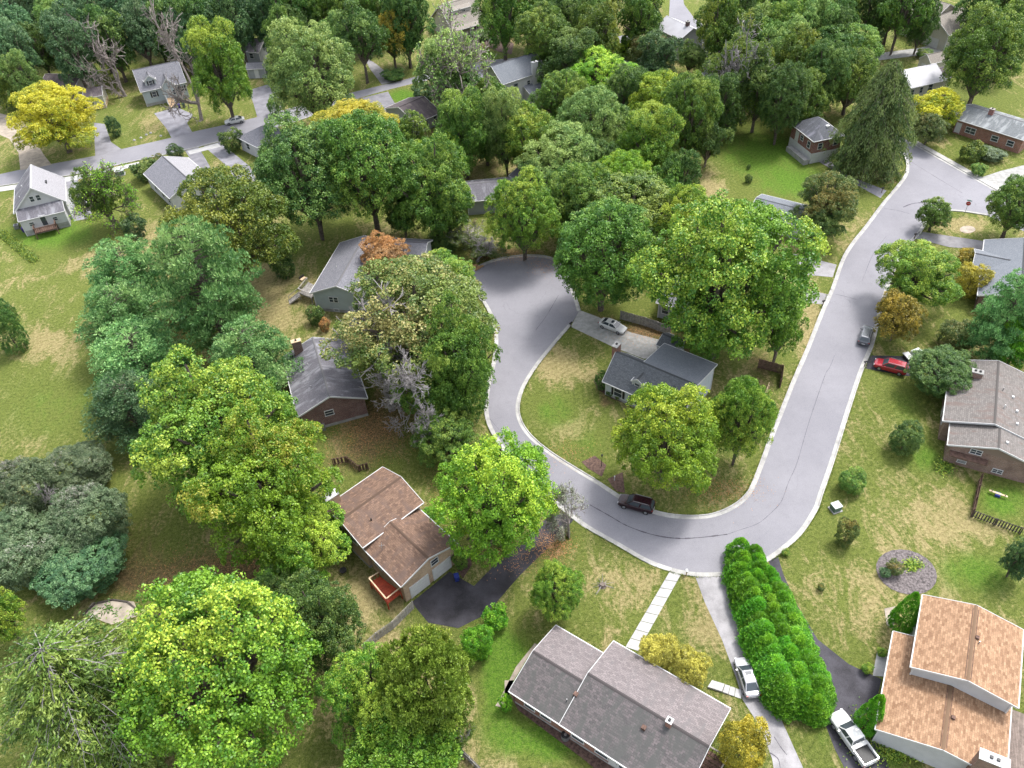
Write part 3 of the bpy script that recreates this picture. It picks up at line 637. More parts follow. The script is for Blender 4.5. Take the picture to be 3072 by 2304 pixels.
# 6 charcoal roofed brick house
h = house('brick_house', (705,830), 'dark red brick house with weathered charcoal gable roof half under a dying tree')
A_ = P(S('q2',365,365), 3.9); Bf = P(S('q2',945,205), 3.9); ux = Bf - A_; Wd = np.linalg.norm(ux); ux /= Wd; vy = np.array([-ux[1], ux[0], 0])
f1 = Block(h, A_, A_ + vy * 14, Bf, 3.9, 2.3, B_dark, R_6, L=14.2, W=Wd, cap=R_lt, found=M_conc, fz=.5)
f1.window('d', .43, 2.3, 1.2, .9); f1.chimney(12.9, 2.6, .7, 1.4, 7.3, B_dark, M_redrail, 3.5, 1); f1.pipe(4.0, 3.0, .35, .07); f1.pipe(9.0, 3.4, .3, .06, M_white); f1.window('a', .3, 1.6); f1.window('a', .7, 1.6); f1.window('c', .4, 1.6)
q = MB(); q.box(f1.pt(.15, 2.4, .5), f1.u*.35, f1.v*1.0, (0, 0, .5)); q.build('basement_hatch', M_metal, h)
# 7 grey ranch with deck
h = house('ranch_house', (790,590), 'pale grey sided ranch house with grey shingle roof behind orange leaved tree')
k1 = Block(h, S('r6',720,465), S('r6',470,880), None, 4.0, 2.0, Sd_blue, R_7, L=15.3, W=10.2, cap=R_lt, found=M_conc, fz=.6)
k2 = Block(h, S('r6',1180,425), S('r6',1378,436), None, 4.0, 1.6, Sd_pale, R_7, L=7, W=-6.5)
k1.window('b', .33, 2.2, .75, 1.0); k1.window('b', .41, 2.2, .75, 1.0); k1.window('a', .3, 2.2); k1.window('a', .55, 2.2); k1.door('a', .85, 1.4, mat=M_glass); k1.window('b', .38, .3, .8, .35); k2.window('b', .3, 1.3); k1.pipe(9, 2.8, .3, .07, M_white); k1.pipe(5.5, 6.2, .3, .07, M_white)
# 8 Cape in the middle
h = house('cape_house', (1420,810), 'slate roofed cape house with brick chimney and front dormers on the island lawn')
A8, B8 = S('q3',795,65), S('q3',1400,330)
m1 = Block(h, A8, B8, None, 2.9, 3.3, Sd_cape, R_8, L=13.2, W=7.4, found=M_conc, fz=.4)
m2 = Block(h, m1.pt(4.6, 10.3, 4.4), m1.pt(13.4, 10.3, 4.4), None, 5.05, 1.05, Sd_cape, R_4, kind='shed', L=8.7, W=(6.5 if np.cross(m1.u, -m1.v)[2] > 0 else -6.5), ov=.3)
m1.chimney(-.25, 4.2, .8, 1.3, 6.9, B_orange, M_conc, 0, 1)
m1.window('a', .17, .8, 1.3, 1.5, shut=M_black); m1.window('a', .42, .8, 1.3, 1.5, shut=M_black); m1.window('a', .8, .8, 1.3, 1.5, shut=M_black); m1.door('a', .6, .4, mat=M_brownwood)
m1.window('d', .3, 1.0); m1.window('b', .4, 1.0); m1.window('b', .5, 3.6, .9, 1.1)
for s_ in (4.3, 9.4):
    dm = Block(h, m1.pt(s_ + .0, .9, 4.5), m1.pt(s_, 3.2, 4.5), None, 4.55, .75, Sd_cape, R_8, L=3.0, W=(1.9 if np.cross(m1.v, m1.u)[2] > 0 else -1.9), ov=.15, z0=3.0)
    dm.window('d', .5, 3.35, .8, .95)
# shed behind the cape
h = house('garden_shed', (1440,745), 'small pale blue garden shed with slate roof behind the cape house', 'shed')
Block(h, S('r7',1240,1310), S('r7',1345,1360), None, 2.5, 1.1, Sd_cape, R_8, L=3.2, W=3.6, ov=.2).door('a', .5, .1, 1.6, 1.9)
# 9 red brick hip house
h = house('hip_roof_house', (1760,290), 'red brick house with dark hip roof and white painted basement garage', 'house')
n1_ = P(S('r4',470,1175), 5.2); n2_ = P(S('r4',712,1125), 5.2); uu = (n2_ - n1_); uu /= np.linalg.norm(uu)
n1 = Block(h, n1_, n2_, None, 5.2, 2.5, B_red, R_9, kind='hip', L=7.2, W=8.8, ov=.3, found=M_white, fz=2.3)
n1.window('a', .25, 3.1, .9, 1.2); n1.window('a', .8, 3.3, .9, 1.2); n1.window('d', .18, 3.0, .9, 1.3); n1.window('d', .5, 3.4, .9, 1.0); n1.door('d', .72, 2.4)
n1.door('a', .28, .05, 2.4, 2.0, M_white, 'garage_door')
q = MB(); q.box(n1.pt(4.2, 2.2, 6.7), n1.u*.35, n1.v*.35, (0, 0, .25)); q.build('roof_vent', M_white, h)
q = MB(); q.prism([n1.pt(x, y, 0) for x, y in ((-.1, .2), (-1.2, .2), (-1.2, 7.0), (-.1, 7.0))][::(1 if n1.flip else -1)], 0, 1.1); q.build('terrace', M_conc, h)
# 10 brick ranch at the right edge
h = house('ranch_house', (2140,270), 'orange brick ranch with grey gable roof and red chimney at the cross street')
p1 = Block(h, S('r4',1630,980), S('r4',2060,1115), None, 3.3, 1.5, B_orange, R_ra, L=15, W=9.2, ov=.5, cap=R_lt)
p1.chimney(5.6, 4.0, .9, .7, 5.7, B_red, B_red, 4); p1.window('a', .25, 1.0, 2.0, 1.2, cols=2); p1.door('a', .06, .3); p1.window('a', .62, 1.0, 1.3, 1.1); p1.window('a', .85, 1.0, 1.3, 1.1); p1.window('b', .4, 1.0)
# 11 tan house
h = house('two_storey_house', (2000,160), 'cream sided house with pale roof and lean-to wing beside a barn shaped shed')
t1 = Block(h, S('r4',1275,730), S('r4',1565,665), None, 5.2, 2.2, Sd_tan, R_wh, L=9.6, W=8.5, ov=.35)
t1.window('a', .35, 3.3, .8, 1.3); t1.window('a', .62, 3.3, 1.1, 1.5); t1.window('a', .4, .6, .9, .5); t1.window('a', .08, 3.2, .9, 1.3); t1.window('b', .5, 3.0)
t2 = Block(h, t1.pt(8.2, 1.3, 4.6), t1.pt(13, 1.3, 4.6), None, 4.9, 1.2, Sd_tan, R_br, L=4.3, W=(6.0 if not t1.flip else -6.0), ov=.2); t2.vent(2, 2.2, .7, .2, M_glass)
h = house('garden_shed', (2015,130), 'cream barn shaped garden shed with pale gambrel roof', 'shed')
gb = Block(h, S('r4',1440,530), S('r4',1555,505), None, 3.0, 1.6, Sd_tan, R_be, L=5.2, W=4.0, ov=.15); gb.door('d', .5, .1, 1.6, 2.0)
# 12 big beige house, top right
h = house('two_storey_house', (2060,50), 'large beige house with tan shingle gables and garage by pale concrete drive')
y1 = Block(h, S('r4',1590,295), S('r4',1790,215), None, 4.2, 3.2, Sd_tan, R_be, L=11, W=10, ov=.4); y1.door('d', .45, .1, 4.0, 2.2, M_white, 'garage_door'); y1.window('d', .5, 4.9, .8, 1.1); y1.window('a', .3, 1.2, 1.4, 1.3); y1.window('a', .7, 1.2, 1.4, 1.3)
y2 = Block(h, y1.pt(1.2, 15.5, 0), y1.pt(1.2, 6.5, 0), None, 5.2, 3.2, Sd_tan, R_be, L=9, W=(13 if not y1.flip else -13), ov=.4, u=None)
# 13 white house with chimney
h = house('two_storey_house', (1130,175), 'tall white sided house with blue grey roof and broad white chimney in the woods')
w1 = Block(h, S('r3',334,578), S('r3',150,640), S('r3',240,380), 6.2, 3.0, Sd_white, R_4, L=13, W=9.0, ov=.35)
w1.window('a', .12, 3.9, 1.3, 1.1, cols=2); w1.window('a', .07, .8, .9, 1.5); w1.window('a', .4, 3.9, .8, 1.0); w1.window('d', .4, 3.6); w1.window('a', .7, 3.9)
w1.chimney(3.6, .05, 1.5, .8, 9.0, Sd_white, M_white, 0, 1)
w2 = Block(h, w1.pt(1.9, -2.4, 0), w1.pt(6.6, -2.4, 0), w1.pt(1.9, 2, 0), 2.9, 1.1, Sd_white, R_4, kind='shed', L=5.0, W=2.7, ov=.2)
# 14 white farmhouse
h = house('farmhouse', (1500,105), 'white sided farmhouse with pale metal roof and rear wing behind brown fence')
x1 = Block(h, S('r3',1440,330), S('r3',1290,255), S('r3',1560,270), 5.5, 2.0, Sd_white, R_wh, L=11, W=8.0, ov=.3); x1.chimney(2.5, 4, .8, .8, 8.4, B_dark, M_conc, 6)
x2 = Block(h, S('r3',1620,345), S('r3',1715,410), None, 4.6, 2.2, Sd_white, R_br, L=8, W=6.5, ov=.3); x2.window('a', .5, 2.5); x2.window('d', .5, 3.6, .9, 1.2); x2.window('b', .5, 2.6)
# 15 craftsman at the top
h = house('craftsman_house', (975,50), 'beige shingled craftsman house with shed dormer and columned porch among the woods')
z1 = Block(h, S('r2',1700,215), S('r2',1875,165), None, 3.6, 4.6, Sd_tan, R_be, L=11, W=11, ov=.5, s0=-2.5)
z2 = Block(h, z1.pt(2.2, 2.6, 0), z1.pt(8.7, 2.6, 0), None, 6.9, 1.0, Sd_white, R_be, kind='shed', L=6.5, W=(4.6 if not z1.flip else -4.6), ov=.25, z0=4.8); z2.window('a', .5, 5.6, 2.4, .7, cols=4)
for f in (.2, .8): z1.window('a', f, 1.3, 1.4, 1.3)
for s_ in (.3, 5.5, 10.7): q = MB(); q.box(z1.pt(s_, -1.4, 1.6), z1.u*.16, z1.v*.16, (0, 0, 1.6)); q.build('column', M_white, h)
z3 = Block(h, z1.pt(-.1, -1.8, 0), z1.pt(11, -1.8, 0), None, 3.2, .5, Sd_tan, R_be, kind='shed', L=11.2, W=(2.3 if not z1.flip else -2.3), walls=False)
# 16 blue cottage
h = house('cottage', (350,215), 'pale blue grey cottage with gabled dormer and long front steps at the upper street')
A6, B6 = S('r1',1165,765), S('r1',1552,680)
o1 = Block(h, A6, B6, None, 4.0, 4.0, Sd_blue, R_7, L=11.2, W=9.0, ov=.35, found=M_conc, fz=.7)
o1.window('a', .25, 2.0, .9, 1.3, shut=M_black); o1.window('a', .7, 1.9, .9, 1.3, shut=M_black); o1.window('a', .9, 1.9, .9, 1.3, shut=M_black); o1.door('a', .5, 1.6)
dm = Block(h, o1.pt(1.6, .8, 0), o1.pt(1.6, 3.4, 0), None, 6.0, 1.3, Sd_blue, R_7, L=3.2, W=(2.9 if np.cross(o1.v, o1.u)[2] > 0 else -2.9), ov=.2, z0=4.2); dm.window('d', .5, 4.7, .8, 1.15, shut=M_black)
dg = Block(h, o1.pt(5.0, -1.0, 0), o1.pt(5.0, 3, 0), None, 4.3, 2.0, Sd_blue, R_7, L=4.5, W=(3.4 if np.cross(o1.v, o1.u)[2] > 0 else -3.4), ov=.2); dg.door('d', .45, 1.6, 1.0, 2.0, M_white); dg.window('d', .82, 2.0, .5, 1.2)
for i in range(8):
    q = MB(); z_ = 1.55 - i * .19; q.box(o1.pt(6.2, -1.2 - i * .3, z_ / 2), o1.u*.75, o1.v*.155, (0, 0, z_ / 2)); q.build('step', M_redrail, h)
for sg in (-.85, .85): q = MB(); q.bar(o1.pt(6.2 + sg, -1.0, 2.5), o1.pt(6.2 + sg, -3.5, .9), .07, .08); q.bar(o1.pt(6.2 + sg, -3.45, 0), o1.pt(6.2 + sg, -3.45, 1.0), .08, .08); q.build('handrail', M_white, h)
# 17 tan cottage
h = house('cottage', (150,200), 'tan cottage with dark brown roofs behind the yellow tree')
l1 = Block(h, S('r1',690,815), S('r1',850,790), None, 3.3, 1.2, Sd_tan, R_br, L=4.6, W=6.0, ov=.2, found=M_redrail, fz=.9); l1.window('a', .32, 1.3, .8, 1.3)
l2 = Block(h, S('r1',320,710), S('r1',655,735), None, 3.6, 1.5, Sd_tan, R_br, L=10.5, W=7.5, ov=.3); l2.window('a', .4, 1.3); l2.window('a', .8, 1.3)
# 18 white house on the left
h = house('white_house', (85,440), 'white sided house with half dark half pale gable roof and wooden back deck')
W0 = P(S('r5',110,215), 4.4); W1 = P(S('r5',545,115), 4.4); uw = W1 - W0; wl = np.linalg.norm(uw); uw /= wl; vw = np.array([-uw[1], uw[0], 0])
v1 = Block(h, W0, W0 + vw * 9, W1, 4.2, 4.4, Sd_white, R_6, roof2=R_lt, L=10.5, W=wl, ov=.3, cap=M_white)  # right slope takes a paler shingle: sky reflection painted into its colour
v2 = Block(h, v1.pt(-2.6, .6, 0), v1.pt(-2.6, wl - .6, 0), None, 3.6, 1.1, Sd_white, R_6, kind='shed', L=wl - 1.2, W=(2.8 if np.cross(v1.v, v1.u)[2] > 0 else -2.8), ov=.2, found=M_conc, fz=1.2)
v2.window('a', .22, 2.0, .8, .7); v2.window('a', .75, 2.0, .8, .7); v2.door('a', .5, 1.5, mat=M_glass); v1.window('d', .42, 5.6, .7, 1.1); v1.window('d', .55, 5.6, .7, 1.1)
v1.pipe(2.6, 1.8, .4, .08, M_white); v1.pipe(6.0, 2.4, .4, .08, M_white); q = MB(); cz = v1.zr(wl*.72); q.box(v1.pt(5.2, wl*.72, cz + .05), v1.u*.6, v1.v*.18, (0, 0, .12)); q.build('skylight', M_black, h)
# 19 grey roofed house below street
h = house('white_house', (350,400), 'white sided house with long grey gable roof among round street shrubs')
j1 = Block(h, S('r1',1190,1440), S('r1',1400,1640), S('r1',1600,1345), 3.4, 2.2, Sd_white, R_7, roof2=R_lt, L=14, W=10, ov=.4)
j1.window('a', .3, 1.2); j1.window('a', .6, 1.2); j1.window('a', .85, 1.2); j1.window('d', .5, 1.3)
# 20 small hip house
h = house('hip_roof_house', (555,310), 'small white house with grey pyramid roof behind the big dark maple')
i1 = Block(h, S('r2',35,1225), S('r2',200,1150), None, 3.2, 2.2, Sd_white, R_7, kind='hip', L=8.5, W=8, ov=.35); i1.window('a', .3, 1.2); i1.window('d', .6, 1.2)
# 21 brown roofed garage
h = house('garage', (895,240), 'detached garage with low brown shingle roof by the curved asphalt drive', 'garage')
r1_ = Block(h, S('r2',1350,1025), S('r2',1550,935), S('r2',1145,930), 2.9, 2.1, Sd_grey, R_br, W=12, L=7.6, ov=.35); 
r1_.door('a', .4, .1, mat=M_black); r1_.window('a', .8, 1.2)
# 22 dark roofed house among central trees
h = house('ranch_house', (1100,410), 'low dark roofed house nearly hidden by trees behind the turning circle')
s1_ = Block(h, S('r2',1760,1675), S('r2',2065,1645), None, 3.3, 1.6, Sd_grey, R_6, L=13, W=8, ov=.4, cap=R_lt)
s2_ = Block(h, S('r3',20,1455), S('r3',200,1560), None, 3.6, 2.0, Sd_grey, R_6, L=11, W=9.5, ov=.4); s2_.vent(6, 5, .5, .4, M_white)
# 23 pale blue roof by bronze tree
h = house('ranch_house', (1670,470), 'low house with pale blue grey roof beside the bronze leaved tree')
k3 = Block(h, S('r8',-75,215), S('r8',215,290), None, 3.2, 1.2, Sd_pale, R_4, L=11.5, W=7.5, ov=.4); k3.window('b', .5, 1.1); k3.window('a', .7, 1.1)
# 24 house below the bright big tree
h = house('ranch_house', (1580,640), 'grey sided house hidden under the large bright green tree')
k4 = Block(h, S('r7',1240,960), S('r7',1700,1080), None, 3.3, 1.7, Sd_grey, R_7, L=12.5, W=9, ov=.4); k4.window('a', .1, 1.2); k4.window('d', .5, 1.1)
# 25..27 small outbuildings
h = house('pavilion', (1535,165), 'open garden pavilion with grey gable roof on pale posts', 'pavilion')
k5 = Block(h, S('r3',1620,605), S('r3',1690,680), S('r3',1765,600), 2.8, 1.4, Sd_pale, R_7, L=4.8, W=4.8, ov=.2, walls=False)
for a_, b_ in ((.2, .2), (4.6, .2), (4.6, 4.6), (.2, 4.6)): q = MB(); q.box(k5.pt(a_, b_, 1.33), k5.u*.09, k5.v*.09, (0, 0, 1.33)); q.build('post', M_redrail, h)
h = house('playhouse', (1348,135), 'small red playhouse with pale roof near the farmhouse fence', 'playhouse')
pl = Block(h, S('r3',960,545), S('r3',1010,555), None, 2.0, .9, M_red, R_lt, L=2.4, W=2.4, ov=.12); pl.door('a', .5, .1, .7, 1.4); pl.window('d', .5, .8, .6, .6)
h = house('garden_shed', (1378,135), 'open fronted brown garden shed beside the red playhouse', 'shed')
Block(h, S('r3',1060,530), S('r3',1150,560), None, 2.3, .8, M_brownwood, R_br, L=4.2, W=3.4, ov=.15).door('a', .5, .1, 1.4, 1.8, M_black)
h = house('garden_shed', (535,105), 'grey roofed outbuilding in the shade behind the lime tree', 'shed')
Block(h, S('r1',2000,425), S('r1',2125,435), None, 3.0, 2.2, Sd_grey, R_6, L=5.5, W=8, ov=.25).window('a', .5, 1.2)
h = house('utility_shed', (535,160), 'narrow grey outbuilding beside the paved yard under trees', 'shed')
Block(h, S('r1',2040,575), S('r1',2150,570), None, 2.6, 1.0, Sd_grey, R_7, L=5, W=4, ov=.2).door('a', .5, .1)
#OBJECTS
# ------------------------------------------------------------------ vehicles
def loft(mb, st, body=True):
    rows = []
    for (x, hw, zb, zt) in st:
        zm = zb + (zt - zb) * .55
        r = [(hw*.80, zb), (hw*.96, zb+.10), (hw, zm), (hw*.985, zt-.10), (hw*.90, zt-.025), (hw*.55, zt)]
        pts = [np.array([x, y, z]) for y, z in r] + [np.array([x, -y, z]) for y, z in r[::-1]]
        rows.append(pts)
    n = len(rows[0])
    for i in range(len(rows) - 1):
        for k in range(n):
            k2 = (k + 1) % n; mb.face([rows[i][k], rows[i+1][k], rows[i+1][k2], rows[i][k2]])
    mb.face(rows[0]); mb.face(rows[-1][::-1])
def car(kind, paint, px0, px1, label, zz=.6, name='parked_car', cat='car', Lc=4.7, face=1):
    a, b = P(px0, zz), P(px1, zz); c_ = (a + b) / 2; d = (a - b); ang = math.atan2(d[1], d[0])
    root = empty(name, (c_[0], c_[1], .024), label, cat); root.rotation_euler = (0, 0, ang)
    def bld(mb, nm, mat, par=root, smooth=False):
        me = mb.mesh(nm); me.materials.append(mat)
        if smooth: me.polygons.foreach_set('use_smooth', [True]*len(me.polygons))
        o = bpy.data.objects.new(nm, me); COL.objects.link(o); o.parent = par; return o
    if kind == 'sedan':
        st = [(2.36,.60,.34,.60),(2.24,.80,.22,.70),(1.9,.88,.2,.79),(1.05,.905,.19,.93),(.2,.91,.19,.96),(-1.2,.91,.19,.99),(-1.85,.89,.22,1.0),(-2.2,.82,.28,.98),(-2.36,.66,.38,.84)]
        gb_, gr = (1.2, -1.85, .80, .94, 1.0), (.38, -1.05, .59, 1.43); ax, wr = 1.45, .33
    elif kind == 'suv':
        st = [(2.34,.62,.40,.72),(2.24,.82,.28,.86),(1.9,.91,.25,.96),(1.1,.935,.24,1.06),(.2,.94,.24,1.08),(-1.3,.94,.24,1.10),(-2.0,.91,.27,1.10),(-2.3,.86,.34,1.06),(-2.38,.76,.45,.95)]
        gb_, gr = (1.2, -2.3, .83, 1.05, 1.08), (.45, -1.95, .66, 1.68); ax, wr = 1.42, .36
    else:
        st = [(2.92,.72,.45,.84),(2.8,.90,.34,1.0),(2.4,.96,.32,1.08),(1.35,.98,.32,1.16),(.6,.98,.32,1.17),(-.75,.98,.32,1.17),(-.82,.97,.34,.80),(-2.7,.95,.36,.80),(-2.9,.9,.42,.74)]
        gb_, gr = (1.45, -.78, .86, 1.15, 1.16), (.65, -.62, .68, 1.80); ax, wr = 1.75, .40
    s_ = Lc / (st[0][0] - st[-1][0])
    m = MB(); loft(m, st); bo = bld(m, 'body', paint, smooth=True)
    x0, x1, hw, z0, z0b = gb_; X0, X1, HW, Z1 = gr
    B = [np.array(q) for q in ((x0, hw, z0), (x1, hw, z0b), (x1, -hw, z0b), (x0, -hw, z0))]; T = [np.array(q) for q in ((X0, HW, Z1), (X1, HW, Z1), (X1, -HW, Z1), (X0, -HW, Z1))]
    def ins(q, k=.07):
        cc_ = sum(q) / len(q); return [cc_ + (p_ - cc_) * (1 - k) for p_ in q]
    sh = MB()   # cabin shell
    for i in range(4): j = (i+1) % 4; sh.face([B[i], B[j], T[j], T[i]])
    bld(sh, 'cabin', paint)
    def glass(q, nm, k):
        q = ins([np.array(x) for x in q], k); nn = np.cross(q[1]-q[0], q[2]-q[1]); nn /= np.linalg.norm(nn); cc_ = sum(q)/4
        if nn @ (cc_ - np.array([(x0+x1)/2, 0, 1.0])) < 0: nn = -nn
        mm = MB(); f_ = [x + nn*.012 for x in q]; bk = [x - nn*.01 for x in q]; mm.face(f_); mm.face(bk[::-1])
        for i in range(4): j = (i+1) % 4; mm.face([bk[i], bk[j], f_[j], f_[i]])
        bld(mm, nm, M_glass)
    glass([B[0], B[3], T[3], T[0]], 'windshield', .12); glass([B[1], B[2], T[2], T[1]], 'rear_window', .14)
    for sg, (b0_, b1_, t0_, t1_) in ((1, (B[0], B[1], T[0], T[1])), (-1, (B[3], B[2], T[3], T[2]))):
        f_ = .5 if kind != 'pickup' else .58
        mB, mT = b0_ + (b1_ - b0_)*f_, t0_ + (t1_ - t0_)*f_
        glass([b0_, mB, mT, t0_], 'side_window', .14); glass([mB, b1_, t1_, mT], 'side_window', .14)
    rf = MB(); e = .04; rr = []
    for z_, k_ in ((Z1 - .005, e), (Z1 + .05, -.05), (Z1 + .07, -.2)):
        rr.append([np.array([X0 + k_, HW + k_, z_]), np.array([X1 - k_, HW + k_, z_]), np.array([X1 - k_, -HW - k_, z_]), np.array([X0 + k_, -HW - k_, z_])])
    for i in range(2):
        for k in range(4): k2 = (k+1) % 4; rf.face([rr[i][k], rr[i][k2], rr[i+1][k2], rr[i+1][k]])
    rf.face(rr[2]); rf.face(rr[0][::-1]); bld(rf, 'roof', paint)
    if kind == 'sedan': q = MB(); q.box((X0 - .38, 0, Z1 + .072), (.22, 0, 0), (0, .36, 0), (0, 0, .006)); bld(q, 'sunroof', M_glass)
    if kind == 'suv':
        for sg in (1, -1): q = MB(); q.tube([(X0 - .15, sg*(HW-.03), Z1 + .06), (X0-.2, sg*(HW-.03), Z1 + .11), (X1 + .2, sg*(HW-.03), Z1 + .11), (X1 + .15, sg*(HW-.03), Z1 + .06)], [.025]*4, 5); bld(q, 'roof_rail', M_rim)
    if kind == 'pickup':
        for sg in (1, -1): q = MB(); q.box((-1.82, sg*.90, .98), (1.0, 0, 0), (0, .07, 0), (0, 0, .2)); bld(q, 'bed_side', paint)
        q = MB(); q.box((-2.82, 0, .98), (.05, 0, 0), (0, .90, 0), (0, 0, .2)); bld(q, 'tailgate', paint)
        q = MB(); q.box((-1.8, 0, .83), (.95, 0, 0), (0, .82, 0), (0, 0, .02)); bld(q, 'bed_floor', M_black)
        q = MB(); q.box((-1.0, 0, 1.12), (.20, 0, 0), (0, .80, 0), (0, 0, .1)); bld(q, 'tool_box', paint)
    for sx in (ax, -ax - (.05 if kind != 'pickup' else 0)):
        for sg in (1, -1):
            q = MB(); yy = st[3][1] - .06; q.tube([(sx, sg*(yy-.16), wr), (sx, sg*(yy+.07), wr)], [wr, wr], 16); wh = bld(q, 'wheel', M_tyre)
            q = MB(); q.tube([(sx, sg*(yy+.05), wr), (sx, sg*(yy+.09), wr)], [wr*.62, wr*.55], 12); bld(q, 'rim', M_rim, wh)
            q = MB(); q.box((st[0][0]-.12, sg*st[0][1]*.95, st[0][3]-.03), (.10, 0, 0), (0, .15, 0), (0, 0, .06)); 
        
    for sg in (1, -1):
        q = MB(); q.box((st[1][0]+.02, sg*st[1][1]*.78, st[1][3]-.10), (.07, 0, 0), (0, .14, 0), (0, 0, .06)); bld(q, 'headlight', M_headl)
        q = MB(); q.box((st[-1][0]+.08, sg*st[-2][1]*.86, st[-1][3]-.02), (.07, 0, 0), (0, .12, 0), (0, 0, .07)); bld(q, 'taillight', M_taill)
        q = MB(); q.box((x0 - .45, sg*(st[3][1] + .09), z0 + .06), (.07, 0, 0), (0, .11, 0), (0, 0, .07)); bld(q, 'mirror', paint)
    q = MB(); q.box((st[-1][0]-.015, 0, .62), (.02, 0, 0), (0, .26, 0), (0, 0, .06)); bld(q, 'number_plate', M_white)
    q = MB(); q.box((st[0][0]-.02, 0, st[0][2]+.12), (.03, 0, 0), (0, .45, 0), (0, 0, .07)); bld(q, 'grille', M_black)
    root.scale = (s_, s_ ** .5, s_ ** .5)
    return root
M_headl = gloss('headlight_glass', (.7, .72, .75), .1); M_taill = gloss('taillight_red', (.35, .02, .02), .2)
C_white = gloss('paint_white', (.76, .76, .75)); C_silver = gloss('paint_silver', (.50, .50, .53), .3, .35); C_dark = gloss('paint_maroon_black', (.030, .010, .014), .22, 0, .25); C_grey = gloss('paint_grey', (.17, .18, .20), .25, .4); C_redc = gloss('paint_red', (.36, .025, .04), .25)
car('sedan', C_silver, S('s3',1940,740), S('s3',2050,1075), 'silver sedan with dark rear window parked on worn drive by the hedge', Lc=4.7)
car('pickup', C_white, S('s4',640,1190), S('s4',950,1630), 'white pickup truck with open black bed on the asphalt drive', name='pickup_truck', cat='pickup', Lc=5.8, zz=.8)
car('sedan', C_white, S('r7',985,1195), S('r7',775,1115), 'white sedan with sunroof parked on concrete drive by turning circle', Lc=4.7)
car('suv', C_dark, S('q3',935,1045), S('q3',1215,1120), 'dark maroon crossover parked at the kerb under the yellow green maple', Lc=4.75)
car('suv', C_grey, S('r8',920,1170), S('r8',880,1300), 'grey station wagon parked along the kerb of the straight street', Lc=4.6)
car('suv', C_redc, S('r8',978,1450), S('r8',1235,1520), 'bright red sport utility truck on short dark drive beside tree', Lc=4.75, zz=.8)
car('sedan', C_white, S('r1',1860,1015), S('r1',2030,985), 'white sedan parked on the upper street', Lc=4.7)
car('sedan', C_white, S('r4',1570,960), S('r4',1670,930), 'white car half hidden behind the orange brick ranch', Lc=4.7)

# ------------------------------------------------------------------ fences, decks
def fence(pts, label, mat, hgt=1.7, wid=.14, gap=.02, lean=.02, posts=2.4, rails=(.35, 1.3), cat='fence', name='board_fence'):
    pts = [np.array(p) for p in pts]; root = empty(name, pts[0], label, cat)
    for i in range(len(pts) - 1):
        a, b = pts[i], pts[i+1]; d = b - a; L = np.linalg.norm(d); d = d / L; n = np.array([-d[1], d[0], 0]); k = max(1, int(L / (wid + gap))); np_ = max(1, round(L / posts))
        for j in range(np_ + (i == len(pts) - 2)): q = MB(); c_ = a + d * L * j / np_; q.box(c_ + up3 * (hgt + .08) / 2, d*.06, n*.06, up3 * (hgt + .08) / 2); q.build('post', mat, root)
        for z in rails: q = MB(); q.bar(a + up3*z - n*.08, b + up3*z - n*.08, .05, .09); q.build('rail', mat, root)
        for j in range(k):
            c_ = a + d * ((j + .5) * L / k) + n * .085; hh = hgt * random.uniform(.97, 1.03); q = MB(); tl = d * random.uniform(-lean, lean)
            q.hexa([c_ - d*wid/2 - n*.012, c_ + d*wid/2 - n*.012, c_ + d*wid/2 + n*.012, c_ - d*wid/2 + n*.012] + [x + tl + up3*hh for x in (c_ - d*wid/2 - n*.012, c_ + d*wid/2 - n*.012, c_ + d*wid/2 + n*.012, c_ - d*wid/2 + n*.012)])
            q.build('board', mat, root)
fence(PX('s2', [(1330,330),(1160,500),(1030,590),(920,690)]), 'grey weathered board fence running from the garage corner', M_greywood, 1.4, .28, .03)
fence(PX('q2', [(665,760),(785,740),(880,815),(955,795)]), 'short brown zigzag rail fence behind the russet roofed house', M_brownwood, 1.3, .3, .12)
fence(PX('q4', [(1835,900),(1770,1190)]), 'brown board fence beside the brown gable house', M_brownwood, 1.7, .16, .01)
fence(PX('q4', [(1770,1190),(1960,1260),(2175,1335)]), 'dark picket fence crossing the lawn to the right', M_darkwood, 1.3, .16, .17)
fence(PX('r3', [(1430,530),(1560,515),(1725,500)]), 'brown board fence in front of the white farmhouse', M_brownwood, 1.8, .3, .02)
fence([P(q) for q in ((1637,795),(1688,808),(1684,838))], 'brown privacy fence at the corner of the island lot', M_brownwood, 1.8, .16, .01)
fence([P(q) for q in ((1340,690),(1394,705),(1446,724))], 'shaded grey board fence behind the white sedan', M_greywood, 1.8, .16, .01)
fence(PX('s2', [(1705,1520),(1800,1610),(1910,1720)]), 'low plank fence at the dry grass below the yellow green conifer', M_greywood, 1.2, .4, .02)
fence([P(q) for q in ((1660,840),(1648,872))], 'low split rail fence beside the street under the green tree', M_redrail, .6, .12, .5)
fence(PX('r3', [(1080,590),(1150,575)]), 'short brown fence beside the brown garden shed', M_brownwood, 1.5, .2, .02)
